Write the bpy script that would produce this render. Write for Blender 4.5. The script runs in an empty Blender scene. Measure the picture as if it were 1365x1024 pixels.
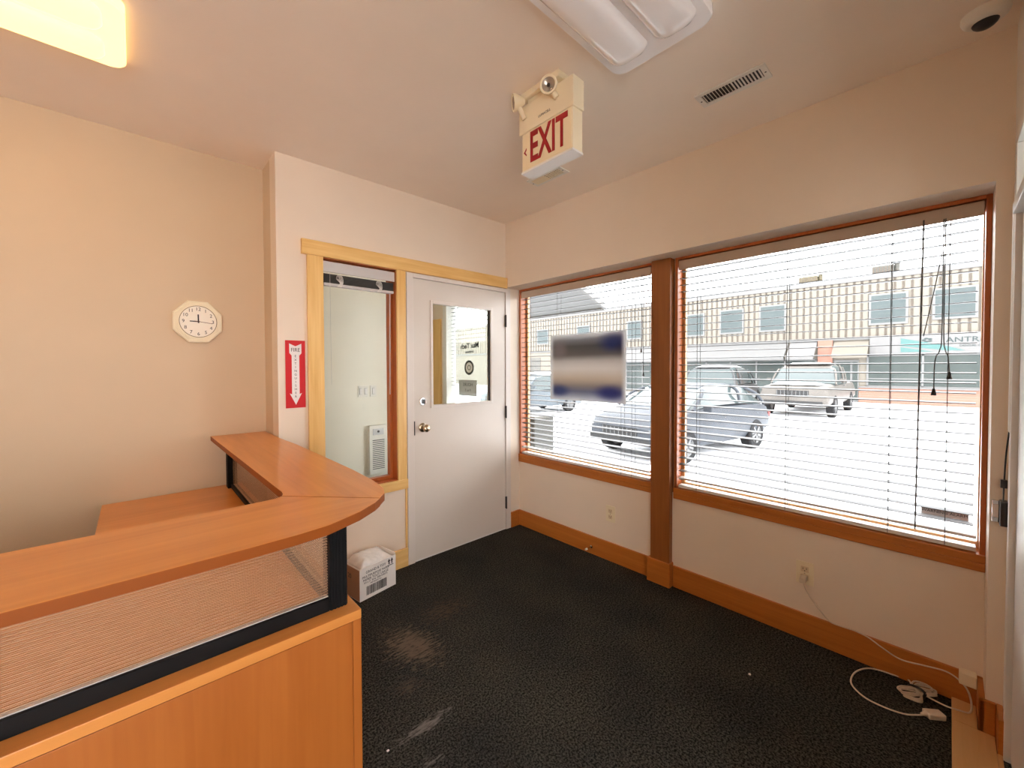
import bpy, bmesh, math, random
from mathutils import Vector, Matrix
random.seed(7)
SC = bpy.context.scene
COL = SC.collection
PI = math.pi

# ------------------------------------------------------------------ helpers
class MB:
    """collects shapes; build() links them as ONE mesh object"""
    def __init__(s): s.bm = bmesh.new()
    def box(s, x0, x1, y0, y1, z0, z1, bev=0.0, seg=2, rot=None):
        x0, x1 = min(x0, x1), max(x0, x1); y0, y1 = min(y0, y1), max(y0, y1); z0, z1 = min(z0, z1), max(z0, z1)
        r = bmesh.ops.create_cube(s.bm, size=1.0)
        vs = r['verts']
        M = Matrix.Translation(((x0+x1)/2, (y0+y1)/2, (z0+z1)/2)) @ Matrix.Diagonal((x1-x0, y1-y0, z1-z0, 1))
        if rot is not None: M = rot @ M
        bmesh.ops.transform(s.bm, matrix=M, verts=vs)
        if bev > 0:
            es = list({e for v in vs for e in v.link_edges})
            bmesh.ops.bevel(s.bm, geom=es, offset=bev, segments=seg, affect='EDGES', profile=0.6)
        return s
    def cyl(s, p0, p1, r0, r1=None, n=20, caps=True):
        r1 = r0 if r1 is None else r1
        p0, p1 = Vector(p0), Vector(p1); d = p1-p0
        q = d.to_track_quat('Z', 'Y').to_matrix().to_4x4()
        r = bmesh.ops.create_cone(s.bm, cap_ends=caps, segments=n, radius1=r0, radius2=r1, depth=d.length)
        bmesh.ops.transform(s.bm, matrix=Matrix.Translation((p0+p1)/2) @ q, verts=r['verts'])
        return s
    def sphere(s, c, r, sc=(1, 1, 1), u=20, v=12, rot=None):
        g = bmesh.ops.create_uvsphere(s.bm, u_segments=u, v_segments=v, radius=r)
        M = Matrix.Translation(c)
        if rot is not None: M = M @ rot
        bmesh.ops.transform(s.bm, matrix=M @ Matrix.Diagonal((*sc, 1)), verts=g['verts'])
        return s
    def lathe(s, prof, M=None, n=28):
        """prof: list of (r, z) revolved about z, then moved by M"""
        rings = []
        for r, z in prof:
            if r < 1e-6: rings.append([s.bm.verts.new((0, 0, z))])
            else: rings.append([s.bm.verts.new((r*math.cos(2*PI*k/n), r*math.sin(2*PI*k/n), z)) for k in range(n)])
        for a, b in zip(rings, rings[1:]):
            for k in range(n):
                j = (k+1) % n
                if len(a) == 1 and len(b) == 1: continue
                if len(a) == 1: s.bm.faces.new((a[0], b[k], b[j]))
                elif len(b) == 1: s.bm.faces.new((a[k], b[0], a[j]))
                else: s.bm.faces.new((a[k], b[k], b[j], a[j]))
        if M is not None:
            bmesh.ops.transform(s.bm, matrix=M, verts=[v for r in rings for v in r])
        return s
    def prism(s, pts, a, b, axis='z'):
        """polygon pts (2D) extruded from a to b along axis"""
        def P(u, v, w):
            return {'z': (u, v, w), 'y': (u, w, v), 'x': (w, u, v)}[axis]
        lo = [s.bm.verts.new(P(u, v, a)) for u, v in pts]
        hi = [s.bm.verts.new(P(u, v, b)) for u, v in pts]
        n = len(pts)
        s.bm.faces.new(lo[::-1]); s.bm.faces.new(hi)
        for k in range(n):
            j = (k+1) % n
            s.bm.faces.new((lo[k], lo[j], hi[j], hi[k]))
        return s
    def loft(s, secs, closed=True, caps=True):
        """secs: list of rings (lists of 3D points)"""
        R = [[s.bm.verts.new(p) for p in r] for r in secs]
        n = len(R[0])
        for a, b in zip(R, R[1:]):
            for k in range(n if closed else n-1):
                j = (k+1) % n
                s.bm.faces.new((a[k], a[j], b[j], b[k]))
        if caps and closed:
            s.bm.faces.new(R[0][::-1]); s.bm.faces.new(R[-1])
        return s
    def tube(s, pts, r, n=8, res=6):
        P = catmull([Vector(p) for p in pts], res) if res > 1 else [Vector(p) for p in pts]
        up = Vector((0.13, 0.21, 1)).normalized(); rings = []
        for i, p in enumerate(P):
            t = (P[min(i+1, len(P)-1)]-P[max(i-1, 0)]).normalized()
            a = t.cross(up)
            if a.length < 1e-3: a = t.cross(Vector((1, 0, 0)))
            a.normalize(); b = t.cross(a).normalized()
            rings.append([p+r*(math.cos(2*PI*k/n)*a+math.sin(2*PI*k/n)*b) for k in range(n)])
        return s.loft(rings)
    def add_mesh(s, me, M):
        t = bmesh.new(); t.from_mesh(me); bmesh.ops.transform(t, matrix=M, verts=t.verts)
        tmp = bpy.data.meshes.new('tmp'); t.to_mesh(tmp); t.free(); s.bm.from_mesh(tmp); bpy.data.meshes.remove(tmp)
        return s
    def build(s, name, mat, parent=None, smooth=None, local=False, bev=0.0, origin=None):
        bmesh.ops.recalc_face_normals(s.bm, faces=s.bm.faces)
        if parent is not None and not local:
            o = world_origin(parent)
            bmesh.ops.translate(s.bm, vec=-o, verts=s.bm.verts)
        elif origin is not None:
            bmesh.ops.translate(s.bm, vec=-Vector(origin), verts=s.bm.verts)
        me = bpy.data.meshes.new(name); s.bm.to_mesh(me); s.bm.free()
        me.materials.append(mat)
        ob = bpy.data.objects.new(name, me); COL.objects.link(ob)
        if parent is not None: ob.parent = parent
        elif origin is not None: ob.location = origin
        if smooth is not None:
            me.polygons.foreach_set('use_smooth', [True]*len(me.polygons))
            if smooth < 180:
                bm = bmesh.new(); bm.from_mesh(me)
                for e in bm.edges:
                    if len(e.link_faces) == 2 and e.calc_face_angle(0) > math.radians(smooth): e.smooth = False
                bm.to_mesh(me); bm.free()
        if bev > 0:
            md = ob.modifiers.new('bevel', 'BEVEL'); md.width = bev; md.segments = 2; md.limit_method = 'ANGLE'
        return ob

def world_origin(o):
    v = Vector((0, 0, 0))
    while o is not None: v = v+o.location; o = o.parent
    return v

def catmull(P, res):
    out = []
    for i in range(len(P)-1):
        p0, p1, p2, p3 = P[max(i-1, 0)], P[i], P[i+1], P[min(i+2, len(P)-1)]
        for k in range(res):
            t = k/res
            out.append(0.5*((2*p1)+(p2-p0)*t+(2*p0-5*p1+4*p2-p3)*t*t+(3*p1-p0-3*p2+p3)*t**3))
    out.append(P[-1]); return out

def tag(o, label, cat, group=None, kind=None):
    o['label'] = label; o['category'] = cat
    if group: o['group'] = group
    if kind: o['kind'] = kind
    return o

def thing(name, loc, label, cat, group=None, rz=0.0, kind=None):
    o = bpy.data.objects.new(name, None); COL.objects.link(o)
    o.empty_display_size = 0.05
    o.location = loc; o.rotation_euler = (0, 0, rz)
    return tag(o, label, cat, group, kind)

def struct(name, mb, mat, label, cat, **k):
    return tag(mb.build(name, mat, **k), label, cat, kind='structure')

def copy_tree(o, parent=None):
    c = o.copy(); COL.objects.link(c)
    if parent is not None: c.parent = parent
    for ch in [x for x in bpy.data.objects if x.parent is o]: copy_tree(ch, c)
    return c

def text_mb(items, bold=0.0):
    """items: (string, size, matrix); returns MB with all glyphs"""
    m = MB()
    for s_, size, M, ex in items:
        cu = bpy.data.curves.new('glyphs', 'FONT'); cu.body = s_; cu.size = size; cu.extrude = ex
        cu.align_x = 'CENTER'; cu.align_y = 'CENTER'; cu.resolution_u = 3; cu.offset = bold*size
        ob = bpy.data.objects.new('glyphs', cu); COL.objects.link(ob)
        dg = bpy.context.evaluated_depsgraph_get()
        me = bpy.data.meshes.new_from_object(ob.evaluated_get(dg))
        m.add_mesh(me, M)
        bpy.data.meshes.remove(me); bpy.data.objects.remove(ob); bpy.data.curves.remove(cu)
    return m

def face_negx(p, sx=1.0, sy=1.0):   # writing read from the -x side
    return Matrix.Translation(p) @ Matrix(((0, 0, -1, 0), (-1, 0, 0, 0), (0, 1, 0, 0), (0, 0, 0, 1))) @ Matrix.Diagonal((sx, sy, 1, 1))
def face_negy(p, sx=1.0, sy=1.0, rot=0.0):   # writing read from the -y side
    return Matrix.Translation(p) @ Matrix(((1, 0, 0, 0), (0, 0, -1, 0), (0, 1, 0, 0), (0, 0, 0, 1))) @ Matrix.Rotation(rot, 4, 'Z') @ Matrix.Diagonal((sx, sy, 1, 1))

# ------------------------------------------------------------------ materials
def mat_base(name):
    m = bpy.data.materials.new(name); m.use_nodes = True
    nt = m.node_tree; b = nt.nodes['Principled BSDF']
    return m, nt, b

def plain(name, c, rough=0.5, metal=0.0, bump=0.0, bscale=200.0, var=0.03, vscale=4.0, spec=0.5, coat=0.0):
    m, nt, b = mat_base(name)
    b.inputs['Roughness'].default_value = rough; b.inputs['Metallic'].default_value = metal
    b.inputs['Specular IOR Level'].default_value = spec
    b.inputs['Coat Weight'].default_value = coat
    tc = nt.nodes.new('ShaderNodeTexCoord')
    n = nt.nodes.new('ShaderNodeTexNoise'); n.inputs['Scale'].default_value = vscale; n.inputs['Detail'].default_value = 4
    nt.links.new(tc.outputs['Object'], n.inputs['Vector'])
    r = nt.nodes.new('ShaderNodeValToRGB')
    r.color_ramp.elements[0].position = 0.3; r.color_ramp.elements[1].position = 0.7
    r.color_ramp.elements[0].color = (*[max(0, x*(1-var)) for x in c], 1)
    r.color_ramp.elements[1].color = (*[min(1, x*(1+var)) for x in c], 1)
    nt.links.new(n.outputs['Fac'], r.inputs['Fac']); nt.links.new(r.outputs['Color'], b.inputs['Base Color'])
    if bump > 0:
        n2 = nt.nodes.new('ShaderNodeTexNoise'); n2.inputs['Scale'].default_value = bscale; n2.inputs['Detail'].default_value = 3
        nt.links.new(tc.outputs['Object'], n2.inputs['Vector'])
        bp = nt.nodes.new('ShaderNodeBump'); bp.inputs['Strength'].default_value = bump; bp.inputs['Distance'].default_value = 0.002
        nt.links.new(n2.outputs['Fac'], bp.inputs['Height']); nt.links.new(bp.outputs['Normal'], b.inputs['Normal'])
    return m

def wood(name, dark, light, axis='x', rough=0.35, fine=60.0, coarse=7.0, spec=0.5):
    m, nt, b = mat_base(name)
    b.inputs['Roughness'].default_value = rough; b.inputs['Specular IOR Level'].default_value = spec
    tc = nt.nodes.new('ShaderNodeTexCoord')
    def stretched(scale, k):
        mp = nt.nodes.new('ShaderNodeMapping')
        v = [scale]*3; v['xyz'.index(axis)] = scale*k
        mp.inputs['Scale'].default_value = v
        nt.links.new(tc.outputs['Object'], mp.inputs['Vector'])
        n = nt.nodes.new('ShaderNodeTexNoise'); n.inputs['Scale'].default_value = 1.0; n.inputs['Detail'].default_value = 5
        n.inputs['Distortion'].default_value = 0.6
        nt.links.new(mp.outputs['Vector'], n.inputs['Vector']); return n
    a, c = stretched(coarse, 0.16), stretched(fine, 0.04)
    mx = nt.nodes.new('ShaderNodeMix'); mx.data_type = 'FLOAT'; mx.inputs['Factor'].default_value = 0.45
    nt.links.new(a.outputs['Fac'], mx.inputs['A']); nt.links.new(c.outputs['Fac'], mx.inputs['B'])
    r = nt.nodes.new('ShaderNodeValToRGB')
    r.color_ramp.elements[0].position = 0.32; r.color_ramp.elements[1].position = 0.68
    r.color_ramp.elements[0].color = (*dark, 1); r.color_ramp.elements[1].color = (*light, 1)
    nt.links.new(mx.outputs['Result'], r.inputs['Fac']); nt.links.new(r.outputs['Color'], b.inputs['Base Color'])
    bp = nt.nodes.new('ShaderNodeBump'); bp.inputs['Strength'].default_value = 0.06; bp.inputs['Distance'].default_value = 0.001
    nt.links.new(c.outputs['Fac'], bp.inputs['Height']); nt.links.new(bp.outputs['Normal'], b.inputs['Normal'])
    return m

def glass(name, tint=(1, 1, 1), gloss=0.07, rough=0.02):
    m = bpy.data.materials.new(name); m.use_nodes = True; nt = m.node_tree
    nt.nodes.remove(nt.nodes['Principled BSDF']); out = nt.nodes['Material Output']
    t = nt.nodes.new('ShaderNodeBsdfTransparent'); t.inputs['Color'].default_value = (*tint, 1)
    g = nt.nodes.new('ShaderNodeBsdfGlossy'); g.inputs['Roughness'].default_value = rough
    fr = nt.nodes.new('ShaderNodeFresnel'); fr.inputs['IOR'].default_value = 1.25
    mu = nt.nodes.new('ShaderNodeMath'); mu.operation = 'MULTIPLY_ADD'; mu.inputs[1].default_value = 0.6; mu.inputs[2].default_value = gloss*0.1
    nt.links.new(fr.outputs['Fac'], mu.inputs[0])
    mx = nt.nodes.new('ShaderNodeMixShader')
    nt.links.new(mu.outputs[0], mx.inputs['Fac']); nt.links.new(t.outputs[0], mx.inputs[1]); nt.links.new(g.outputs[0], mx.inputs[2])
    nt.links.new(mx.outputs[0], out.inputs['Surface'])
    return m

def emit(name, c, s, spots=False):
    m, nt, b = mat_base(name)
    b.inputs['Base Color'].default_value = (*c, 1)
    b.inputs['Emission Color'].default_value = (*c, 1); b.inputs['Emission Strength'].default_value = s
    b.inputs['Roughness'].default_value = 0.3
    return m

M = {}
M['wall'] = plain('painted_wall', (0.83, 0.70, 0.565), 0.55, bump=0.05, bscale=350, var=0.015)
M['alcove'] = plain('warm_painted_wall', (0.66, 0.51, 0.345), 0.55, bump=0.05, bscale=350, var=0.015)  # warm lamp light on clock wall and return, put into the paint colour
M['ceil'] = plain('painted_ceiling', (0.91, 0.795, 0.68), 0.6, bump=0.08, bscale=250, var=0.015)
M['vest'] = plain('vestibule_wall', (0.84, 0.80, 0.69), 0.6, var=0.01)
M['maple'] = wood('maple_trim', (0.76, 0.43, 0.13), (0.92, 0.62, 0.25), 'x', 0.32, coarse=14)
M['maple_v'] = wood('maple_trim_upright', (0.76, 0.43, 0.13), (0.92, 0.62, 0.25), 'z', 0.32, coarse=14)
M['fir'] = wood('fir_trim', (0.42, 0.12, 0.016), (0.56, 0.19, 0.032), 'y', 0.38)  # darker copy of the maple trim, window-wall shade put into the colour
M['fir_v'] = wood('fir_post', (0.25, 0.075, 0.014), (0.36, 0.12, 0.026), 'z', 0.4)
M['jamb'] = wood('red_fir_jamb', (0.40, 0.09, 0.018), (0.52, 0.15, 0.035), 'z', 0.35)
M['jambl'] = wood('pale_fir_jamb', (0.55, 0.28, 0.10), (0.66, 0.37, 0.15), 'z', 0.4)
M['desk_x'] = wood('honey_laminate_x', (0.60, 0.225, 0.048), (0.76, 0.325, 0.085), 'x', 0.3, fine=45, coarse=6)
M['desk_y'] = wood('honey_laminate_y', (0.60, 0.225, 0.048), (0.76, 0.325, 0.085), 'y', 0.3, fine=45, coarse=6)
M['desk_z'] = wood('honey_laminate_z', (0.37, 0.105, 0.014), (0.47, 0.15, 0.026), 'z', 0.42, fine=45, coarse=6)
M['band'] = plain('edge_band', (0.27, 0.07, 0.010), 0.55, var=0.06, spec=0.2)  # counter side faces, darker than its top
M['black'] = plain('black_metal', (0.008, 0.008, 0.009), 0.6, spec=0.15)
M['blackp'] = plain('black_plastic', (0.02, 0.02, 0.022), 0.4)
M['door'] = plain('taupe_door_paint', (0.72, 0.645, 0.57), 0.38, var=0.012)
M['frame'] = plain('taupe_frame_paint', (0.74, 0.665, 0.60), 0.35, var=0.012)
M['white'] = plain('white_paint', (0.78, 0.75, 0.71), 0.4, var=0.01)
M['wplast'] = plain('white_plastic', (0.80, 0.77, 0.70), 0.35, var=0.01)
M['cream'] = plain('cream_plastic', (0.84, 0.73, 0.52), 0.35, var=0.02)
M['ivory'] = plain('ivory_plastic', (0.72, 0.56, 0.36), 0.4, var=0.02)
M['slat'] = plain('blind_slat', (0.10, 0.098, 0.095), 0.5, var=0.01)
M['rail'] = plain('blind_rail', (0.74, 0.73, 0.70), 0.35, var=0.01)
M['cordm'] = plain('grey_cord', (0.09, 0.085, 0.08), 0.7)
M['cordw'] = plain('white_cord', (0.62, 0.6, 0.56), 0.7)
M['valance'] = plain('valance_vinyl', (0.52, 0.40, 0.31), 0.4, var=0.02)
M['silver'] = plain('silver_valance', (0.72, 0.71, 0.71), 0.25, metal=0.3)
M['brass'] = plain('nickel_brass', (0.62, 0.52, 0.38), 0.22, metal=1.0)
M['chrome'] = plain('chrome', (0.75, 0.75, 0.75), 0.15, metal=1.0)
M['dark'] = plain('dark_gap', (0.018, 0.015, 0.014), 0.6)
M['hinge'] = plain('dark_hinge', (0.05, 0.04, 0.035), 0.4, metal=0.6)
M['red'] = plain('sign_red', (0.62, 0.012, 0.02), 0.35)
M['redtext'] = plain('exit_red', (0.36, 0.008, 0.012), 0.4)
M['paper'] = plain('sign_white', (0.85, 0.80, 0.78), 0.4)
M['ink'] = plain('black_ink', (0.02, 0.018, 0.017), 0.5)
M['card'] = plain('white_cardboard', (0.90, 0.86, 0.81), 0.7, var=0.03)
M['cardb'] = plain('brown_cardboard', (0.42, 0.24, 0.14), 0.75, var=0.05)
M['glass'] = glass('window_glass')
M['vglass'] = glass('vestibule_glass', (0.97, 0.985, 0.97))
M['bag'] = plain('plastic_bag_film', (0.82, 0.80, 0.76), 0.18, spec=0.8, var=0.06, vscale=30)
M['face'] = plain('clock_dial', (0.93, 0.87, 0.75), 0.4)
M['clockc'] = plain('clock_case', (0.90, 0.81, 0.60), 0.35)
M['diff'] = plain('acrylic_diffuser', (0.94, 0.91, 0.905), 0.12, spec=0.6, coat=0.3, var=0.01)
M['lamp'] = emit('lit_diffuser', (1.0, 0.62, 0.24), 1.15)
M['lamp2'] = emit('lit_diffuser_back', (1.0, 0.74, 0.50), 2.2)
M['maplefl'] = wood('maple_sill', (0.62, 0.34, 0.13), (0.74, 0.45, 0.2), 'x', 0.4)
# outdoors
_plain = plain
def plain(name, c, *a, **k):
    k.setdefault('spec', 0.12)
    return _plain(name, [v*OUT for v in c], *a, **k)
OUT = 0.28
M['snow'] = _plain('snow', (0.80, 0.81, 0.83), 0.8, bump=0.6, bscale=2.5, var=0.05, vscale=0.4)
M['siding'] = plain('cream_siding', (0.52, 0.465, 0.385), 0.6, var=0.04, vscale=0.5)
M['groove'] = plain('brown_seam', (0.33, 0.27, 0.22), 0.6)
M['fascia'] = plain('grey_white_fascia', (0.40, 0.395, 0.385), 0.6)
M['awnw'] = plain('white_awning', (0.44, 0.43, 0.42), 0.6)
M['awnc'] = plain('cream_awning', (0.46, 0.41, 0.34), 0.6)
M['teal'] = plain('teal_print', (0.20, 0.40, 0.38), 0.5)
M['grtext'] = plain('grey_print', (0.10, 0.14, 0.14), 0.5)
M['shopgl'] = plain('shop_glass', (0.17, 0.20, 0.19), 0.12, var=0.15, vscale=0.8)
M['upgl'] = plain('upper_glass', (0.18, 0.22, 0.22), 0.15, var=0.08, vscale=0.8)
M['alum'] = plain('white_aluminium', (0.46, 0.46, 0.45), 0.5)
M['galv'] = plain('galvanised', (0.30, 0.29, 0.26), 0.5, var=0.1)
M['tan'] = plain('tan_unit', (0.36, 0.31, 0.20), 0.5, var=0.1)
M['bin'] = plain('grey_utility_box', (0.20, 0.20, 0.185), 0.6)
M['tyre'] = plain('tyre_rubber', (0.05, 0.05, 0.052), 0.8)
M['rim'] = plain('alloy_rim', (0.40, 0.40, 0.40), 0.4, metal=0.4)
M['cglass'] = plain('car_glass', (0.16, 0.20, 0.20), 0.12, spec=0.3)
M['cblue'] = plain('dusty_blue_paint', (0.15, 0.165, 0.19), 0.5, var=0.15, vscale=2)
M['cgrey'] = plain('grey_paint', (0.20, 0.205, 0.21), 0.3, var=0.1, vscale=2)
M['ctan'] = plain('dirty_beige_paint', (0.33, 0.30, 0.27), 0.4, var=0.15, vscale=2)
M['csilver'] = plain('silver_blue_paint', (0.26, 0.30, 0.33), 0.35, var=0.1, vscale=2)
M['lampc'] = plain('head_lamp_glass', (0.42, 0.42, 0.41), 0.15)
M['tail'] = plain('tail_lamp_red', (0.35, 0.05, 0.04), 0.3)
M['grille'] = plain('grille_dark', (0.10, 0.10, 0.10), 0.4)
M['canopy'] = plain('canopy_sheet', (0.36, 0.37, 0.36), 0.5)
plain = _plain

def brick_mat():
    m, nt, b = mat_base('red_brick'); b.inputs['Roughness'].default_value = 0.8
    tc = nt.nodes.new('ShaderNodeTexCoord'); mp = nt.nodes.new('ShaderNodeMapping')
    mp.inputs['Rotation'].default_value = (PI/2, 0, PI/2)
    nt.links.new(tc.outputs['Object'], mp.inputs['Vector'])
    br = nt.nodes.new('ShaderNodeTexBrick'); br.inputs['Scale'].default_value = 4.5
    br.inputs['Color1'].default_value = (0.165, 0.075, 0.05, 1); br.inputs['Color2'].default_value = (0.195, 0.094, 0.066, 1)
    br.inputs['Mortar'].default_value = (0.18, 0.145, 0.125, 1)
    nt.links.new(mp.outputs['Vector'], br.inputs['Vector']); nt.links.new(br.outputs['Color'], b.inputs['Base Color'])
    return m
M['brick'] = brick_mat()

def carpet_mat():
    m, nt, b = mat_base('dark_carpet'); b.inputs['Roughness'].default_value = 0.95; b.inputs['Specular IOR Level'].default_value = 0.1
    N, L = nt.nodes.new, nt.links.new
    tc = N('ShaderNodeTexCoord')
    n1 = N('ShaderNodeTexNoise'); n1.inputs['Scale'].default_value = 125; n1.inputs['Detail'].default_value = 2; n1.inputs['Roughness'].default_value = 0.7
    n2 = N('ShaderNodeTexNoise'); n2.inputs['Scale'].default_value = 2.2; n2.inputs['Detail'].default_value = 5
    L(tc.outputs['Object'], n1.inputs['Vector']); L(tc.outputs['Object'], n2.inputs['Vector'])
    r1 = N('ShaderNodeValToRGB')
    r1.color_ramp.elements[0].position = 0.40; r1.color_ramp.elements[0].color = (0.007, 0.0078, 0.0078, 1)
    r1.color_ramp.elements[1].position = 0.64; r1.color_ramp.elements[1].color = (0.080, 0.080, 0.072, 1)
    L(n1.outputs['Fac'], r1.inputs['Fac'])
    r2 = N('ShaderNodeValToRGB')
    r2.color_ramp.elements[0].position = 0.35; r2.color_ramp.elements[0].color = (0.75, 0.76, 0.8, 1)
    r2.color_ramp.elements[1].position = 0.7; r2.color_ramp.elements[1].color = (1.25, 1.2, 1.1, 1)
    L(n2.outputs['Fac'], r2.inputs['Fac'])
    mul = N('ShaderNodeMix'); mul.data_type = 'RGBA'; mul.blend_type = 'MULTIPLY'; mul.inputs['Factor'].default_value = 1
    L(r1.outputs['Color'], mul.inputs['A']); L(r2.outputs['Color'], mul.inputs['B'])
    cur = mul.outputs['Result']
    # worn, dusty patches: elongated along the pile rows, broken up by stretched noise
    mp = N('ShaderNodeMapping'); mp.inputs['Scale'].default_value = (26, 100, 1); mp.inputs['Rotation'].default_value = (0, 0, 0)
    L(tc.outputs['Object'], mp.inputs['Vector'])
    n3 = N('ShaderNodeTexNoise'); n3.inputs['Scale'].default_value = 1.0; n3.inputs['Detail'].default_value = 3
    L(mp.outputs['Vector'], n3.inputs['Vector'])
    for (cx, cy, rx, ry, rot, thr, col) in STAINS:
        m2 = N('ShaderNodeMapping'); m2.vector_type = 'TEXTURE'
        m2.inputs['Location'].default_value = (cx, cy, 0); m2.inputs['Rotation'].default_value = (0, 0, rot); m2.inputs['Scale'].default_value = (rx, ry, 1000)
        L(tc.outputs['Object'], m2.inputs['Vector'])
        ln = N('ShaderNodeVectorMath'); ln.operation = 'LENGTH'; L(m2.outputs['Vector'], ln.inputs[0])
        mr = N('ShaderNodeMapRange'); mr.inputs['From Min'].default_value = 1.0; mr.inputs['From Max'].default_value = 0.1
        L(ln.outputs['Value'], mr.inputs['Value'])
        ad = N('ShaderNodeMath'); ad.operation = 'MULTIPLY_ADD'; ad.inputs[1].default_value = 0.45
        L(mr.outputs['Result'], ad.inputs[0]); L(n3.outputs['Fac'], ad.inputs[2])
        st = N('ShaderNodeMapRange'); st.inputs['From Min'].default_value = thr; st.inputs['From Max'].default_value = thr+0.22
        L(ad.outputs[0], st.inputs['Value'])
        mm = N('ShaderNodeMath'); mm.operation = 'MULTIPLY'; L(st.outputs['Result'], mm.inputs[0])
        gate = N('ShaderNodeMath'); gate.operation = 'MINIMUM'; gate.inputs[1].default_value = 0.2; L(mr.outputs['Result'], gate.inputs[0])
        g5 = N('ShaderNodeMath'); g5.operation = 'MULTIPLY'; g5.inputs[1].default_value = 5.0; L(gate.outputs[0], g5.inputs[0])
        L(g5.outputs[0], mm.inputs[1])
        mx = N('ShaderNodeMix'); mx.data_type = 'RGBA'; mx.inputs['B'].default_value = (*col, 1)
        L(mm.outputs[0], mx.inputs['Factor']); L(cur, mx.inputs['A']); cur = mx.outputs['Result']
    L(cur, b.inputs['Base Color'])
    bp = N('ShaderNodeBump'); bp.inputs['Strength'].default_value = 0.25; bp.inputs['Distance'].default_value = 0.0015
    L(n1.outputs['Fac'], bp.inputs['Height']); L(bp.outputs['Normal'], b.inputs['Normal'])
    return m
STAINS = [(-1.12, -0.60, 0.42, 0.26, 0.0, 0.82, (0.080, 0.060, 0.044)), (-1.40, -0.74, 0.21, 0.30, 0.2, 0.70, (0.15, 0.115, 0.085)),
          (-1.60, -1.165, 0.20, 0.045, 0.0, 0.72, (0.19, 0.175, 0.165)), (-1.55, -0.95, 0.20, 0.16, 0.0, 0.84, (0.09, 0.07, 0.055)), (-1.66, -1.30, 0.2, 0.05, 0.0, 0.86, (0.16, 0.15, 0.14))]
M['carpet'] = carpet_mat()

def ribbed_mat():
    """twin-wall polycarbonate: clear skins joined by horizontal webs"""
    m = bpy.data.materials.new('ribbed_polycarbonate'); m.use_nodes = True; nt = m.node_tree
    b = nt.nodes['Principled BSDF']; out = nt.nodes['Material Output']; N, L = nt.nodes.new, nt.links.new
    tc = N('ShaderNodeTexCoord'); sx = N('ShaderNodeSeparateXYZ'); L(tc.outputs['Object'], sx.inputs[0])
    mu = N('ShaderNodeMath'); mu.operation = 'MULTIPLY'; mu.inputs[1].default_value = 2*PI/0.0078; L(sx.outputs['Z'], mu.inputs[0])
    sn = N('ShaderNodeMath'); sn.operation = 'SINE'; L(mu.outputs[0], sn.inputs[0])
    mr = N('ShaderNodeMapRange'); mr.inputs['From Min'].default_value = 0.1; mr.inputs['From Max'].default_value = 0.95
    mr.inputs['To Min'].default_value = 0.05; mr.inputs['To Max'].default_value = 0.62; L(sn.outputs[0], mr.inputs['Value'])
    b.inputs['Base Color'].default_value = (0.62, 0.40, 0.26, 1); b.inputs['Roughness'].default_value = 0.4
    tr = N('ShaderNodeBsdfTransparent'); tr.inputs['Color'].default_value = (0.97, 0.95, 0.93, 1)
    m2 = N('ShaderNodeMixShader'); L(mr.outputs['Result'], m2.inputs['Fac'])
    L(tr.outputs[0], m2.inputs[1]); L(b.outputs[0], m2.inputs[2]); L(m2.outputs[0], out.inputs['Surface'])
    return m
M['ribbed'] = ribbed_mat()

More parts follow.
